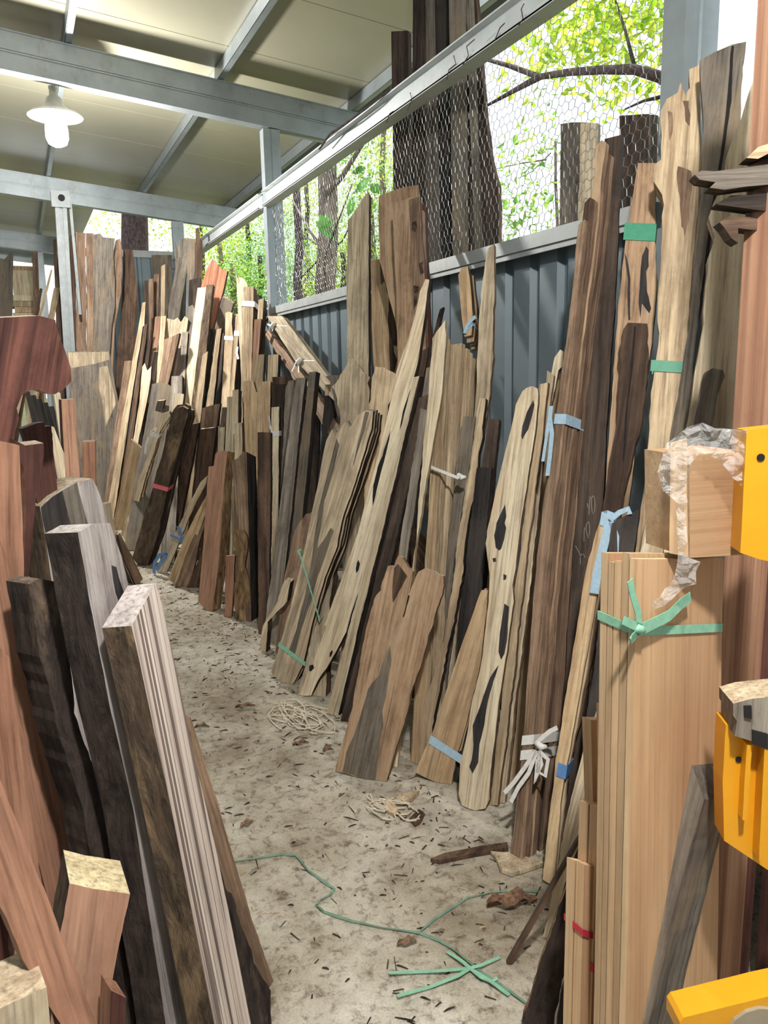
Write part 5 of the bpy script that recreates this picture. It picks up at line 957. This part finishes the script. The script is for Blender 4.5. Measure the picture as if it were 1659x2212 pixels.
for i, (px, py, X, rr, n, lm, lb) in enumerate(((470,560,5.2,1.0,520,0,'light green bushy tree seen over the far stack'), (530,500,6.4,1.4,900,1,'pale green tree left of the steel post'), (500,620,5.0,.8,520,1,'low green bush behind the orange board'), (560,600,6.2,1.3,800,2,'blue green tree low beside the steel post'), (655,590,6.8,1.2,700,1,'leafy green tree low in the middle opening'), (740,600,7.2,1.2,700,0,'yellow green tree behind the grey barked trunk'), (800,480,8.,1.3,650,1,'bright tree filling the middle opening'), (660,430,8.4,1.3,500,0,'sunlit tree high in the middle opening'), (830,330,8.2,1.2,420,0,'yellow leaved tree under the steel rail'), (430,480,8.,1.3,500,0,'sunlit tree behind the second post'))):
    c = oX(px, py, X); tree(lb, ground(c), c+np.array((.1, .2, .6)), .1, [(c, rr, n*2), (c+np.array((rr*.6, rr*.7, rr*.4)), rr*.9, n), (c-np.array((-.3, -.5, rr*.6)), rr*.9, n), (c+np.array((1.6, 2.5, .3)), rr*1.4, n)], LM[lm], .1, (M_TRUNK, M_TRUNKD)[i % 2], seed=20+i)
# tree over the netted opening
t5 = oX(1500, 300, 4.6)
tree('broad leaved tree arching over the netted opening', ground(t5), oX(1500, -200, 4.6), .16, [C(1290,30,4.6,.55,190), C(1390,60,4.8,.5,170), C(1180,70,5.,.5,110), C(1260,110,4.9,.5,120), C(1380,190,5.2,.38,60), C(1130,160,5.4,.45,70), C(1240,-60,4.8,.6,150), C(1400,-40,4.8,.5,120), C(1300,220,5.6,.4,30)], LM[0], .13, M_TRUNKD,
     branches=[([oX(1480,200,4.55), oX(1425,166,4.4), oX(1370,150,4.3), oX(1300,151,4.3), oX(1230,156,4.3), oX(1165,166,4.3), oX(1100,142,4.35), oX(1050,128,4.4)], .045), ([oX(1165,166,4.3), oX(1110,196,4.3), oX(1052,228,4.3)], .03), ([oX(1372,150,4.3), oX(1352,70,4.35), oX(1326,-10,4.4)], .016), ([oX(1425,210,4.4), oX(1390,218,4.4), oX(1350,236,4.4)], .015)], seed=9)
t6 = oX(1180, 480, 7.5)
tree('thin sapling with sparse leaves low in the netted opening', ground(t6), oX(1200, 300, 7.5), .03, [C(1130,330,7.,.45,60), C(1100,410,7.,.5,70), C(1150,450,7.2,.5,50), C(1090,490,6.8,.5,110), C(1230,340,7.5,.5,50), C(1180,290,7.5,.5,40)], LM[1], .14, branches=[([oX(1180,345,7.3), oX(1130,352,7.2), oX(1070,365,7)], .012), ([oX(1190,330,7.4), oX(1150,370,7.3), oX(1120,385,7.2)], .008)], seed=10)
# near seedling with big leaves
sb = oX(700, 640, 2.9); e = empty('chestnut_sapling', Matrix.Translation(ground(sb))); tag(e, 'young sapling with large toothed leaves outside the middle opening', 'sapling')
o0 = np.array(ground(sb)); mb = MB(); mb.tube([(0, 0, 0), oX(700,560,2.9)-o0, oX(760,400,3.)-o0], [.02, .012, .005], 8); mb.build('stem', M_TRUNKD, e, True)
M_BIG = leaf_mat('big_leaf_green', (70,140,60), (110,176,72), .5)
for a, b, w_ in (((688,468),(722,490),.09), ((682,480),(724,520),.09), ((752,470),(765,425),.07), ((765,420),(800,385),.08), ((800,400),(822,420),.08), ((760,375),(790,365),.07)):
    A = oX(*a, 2.9); B = oX(*b, 2.95); ax = B-A; sd = _n(np.cross(ax, (-.6, -.8, .2))); mb = MB(); vs = []; n = 9
    for i in range(n):
        t = i/(n-1); hw = .5*w_*math.sin(math.pi*(t*.96+.02))*(1+.12*(i % 2)); c = A+ax*t-o0
        vs += [c-sd*hw+np.array((0, 0, .01)), c, c+sd*hw+np.array((0, 0, .01))]
    mb.add(vs, [(3*i+j, 3*i+j+1, 3*i+4+j, 3*i+3+j) for i in range(n-1) for j in (0, 1)]); mb.build('leaf', M_BIG, e)
# vine hanging over the rail
mb = MB(); mb.tube([oX(690,322,2.03), oX(712,290,2.02), oX(745,268,2.02), oX(790,235,2.03), oX(840,196,2.05)], [.007, .008, .007, .006, .004], 7); o = mb.build('dry_vine', M_TRUNKD, origin=tuple(oX(745,268,2.02))); tag(o, 'dry brown vine twig clinging to the steel rail', 'vine')
for i, (pth) in enumerate(([(1000,140),(1012,120),(1008,100),(1025,85)], [(965,172),(970,150),(985,138),(980,120)], [(1120,55),(1130,40),(1126,20),(1132,8)], [(1070,85),(1080,60),(1090,50)], [(880,240),(890,215),(886,200)], [(835,265),(842,245),(850,240)])):
    mb = MB(); mb.tube([oX(x, y, 2.05) for x, y in pth], .0025, 5); o = mb.build('dried_tendril', M_TRUNKD, origin=tuple(oX(*pth[0], 2.05))); tag(o, ('dry vine tendril on the pale rail where the tall dark planks cross it', 'curly dry tendril on the pale rail left of the tall dark planks', 'dry tendril near the top end of the pale rail at the picture edge', 'short dry tendril high on the pale rail above the arching branch', 'dry tendril low on the pale rail above the netting', 'lowest dry tendril on the pale rail near the narrow batten')[i], 'vine', 'dry tendrils on the pale rail')
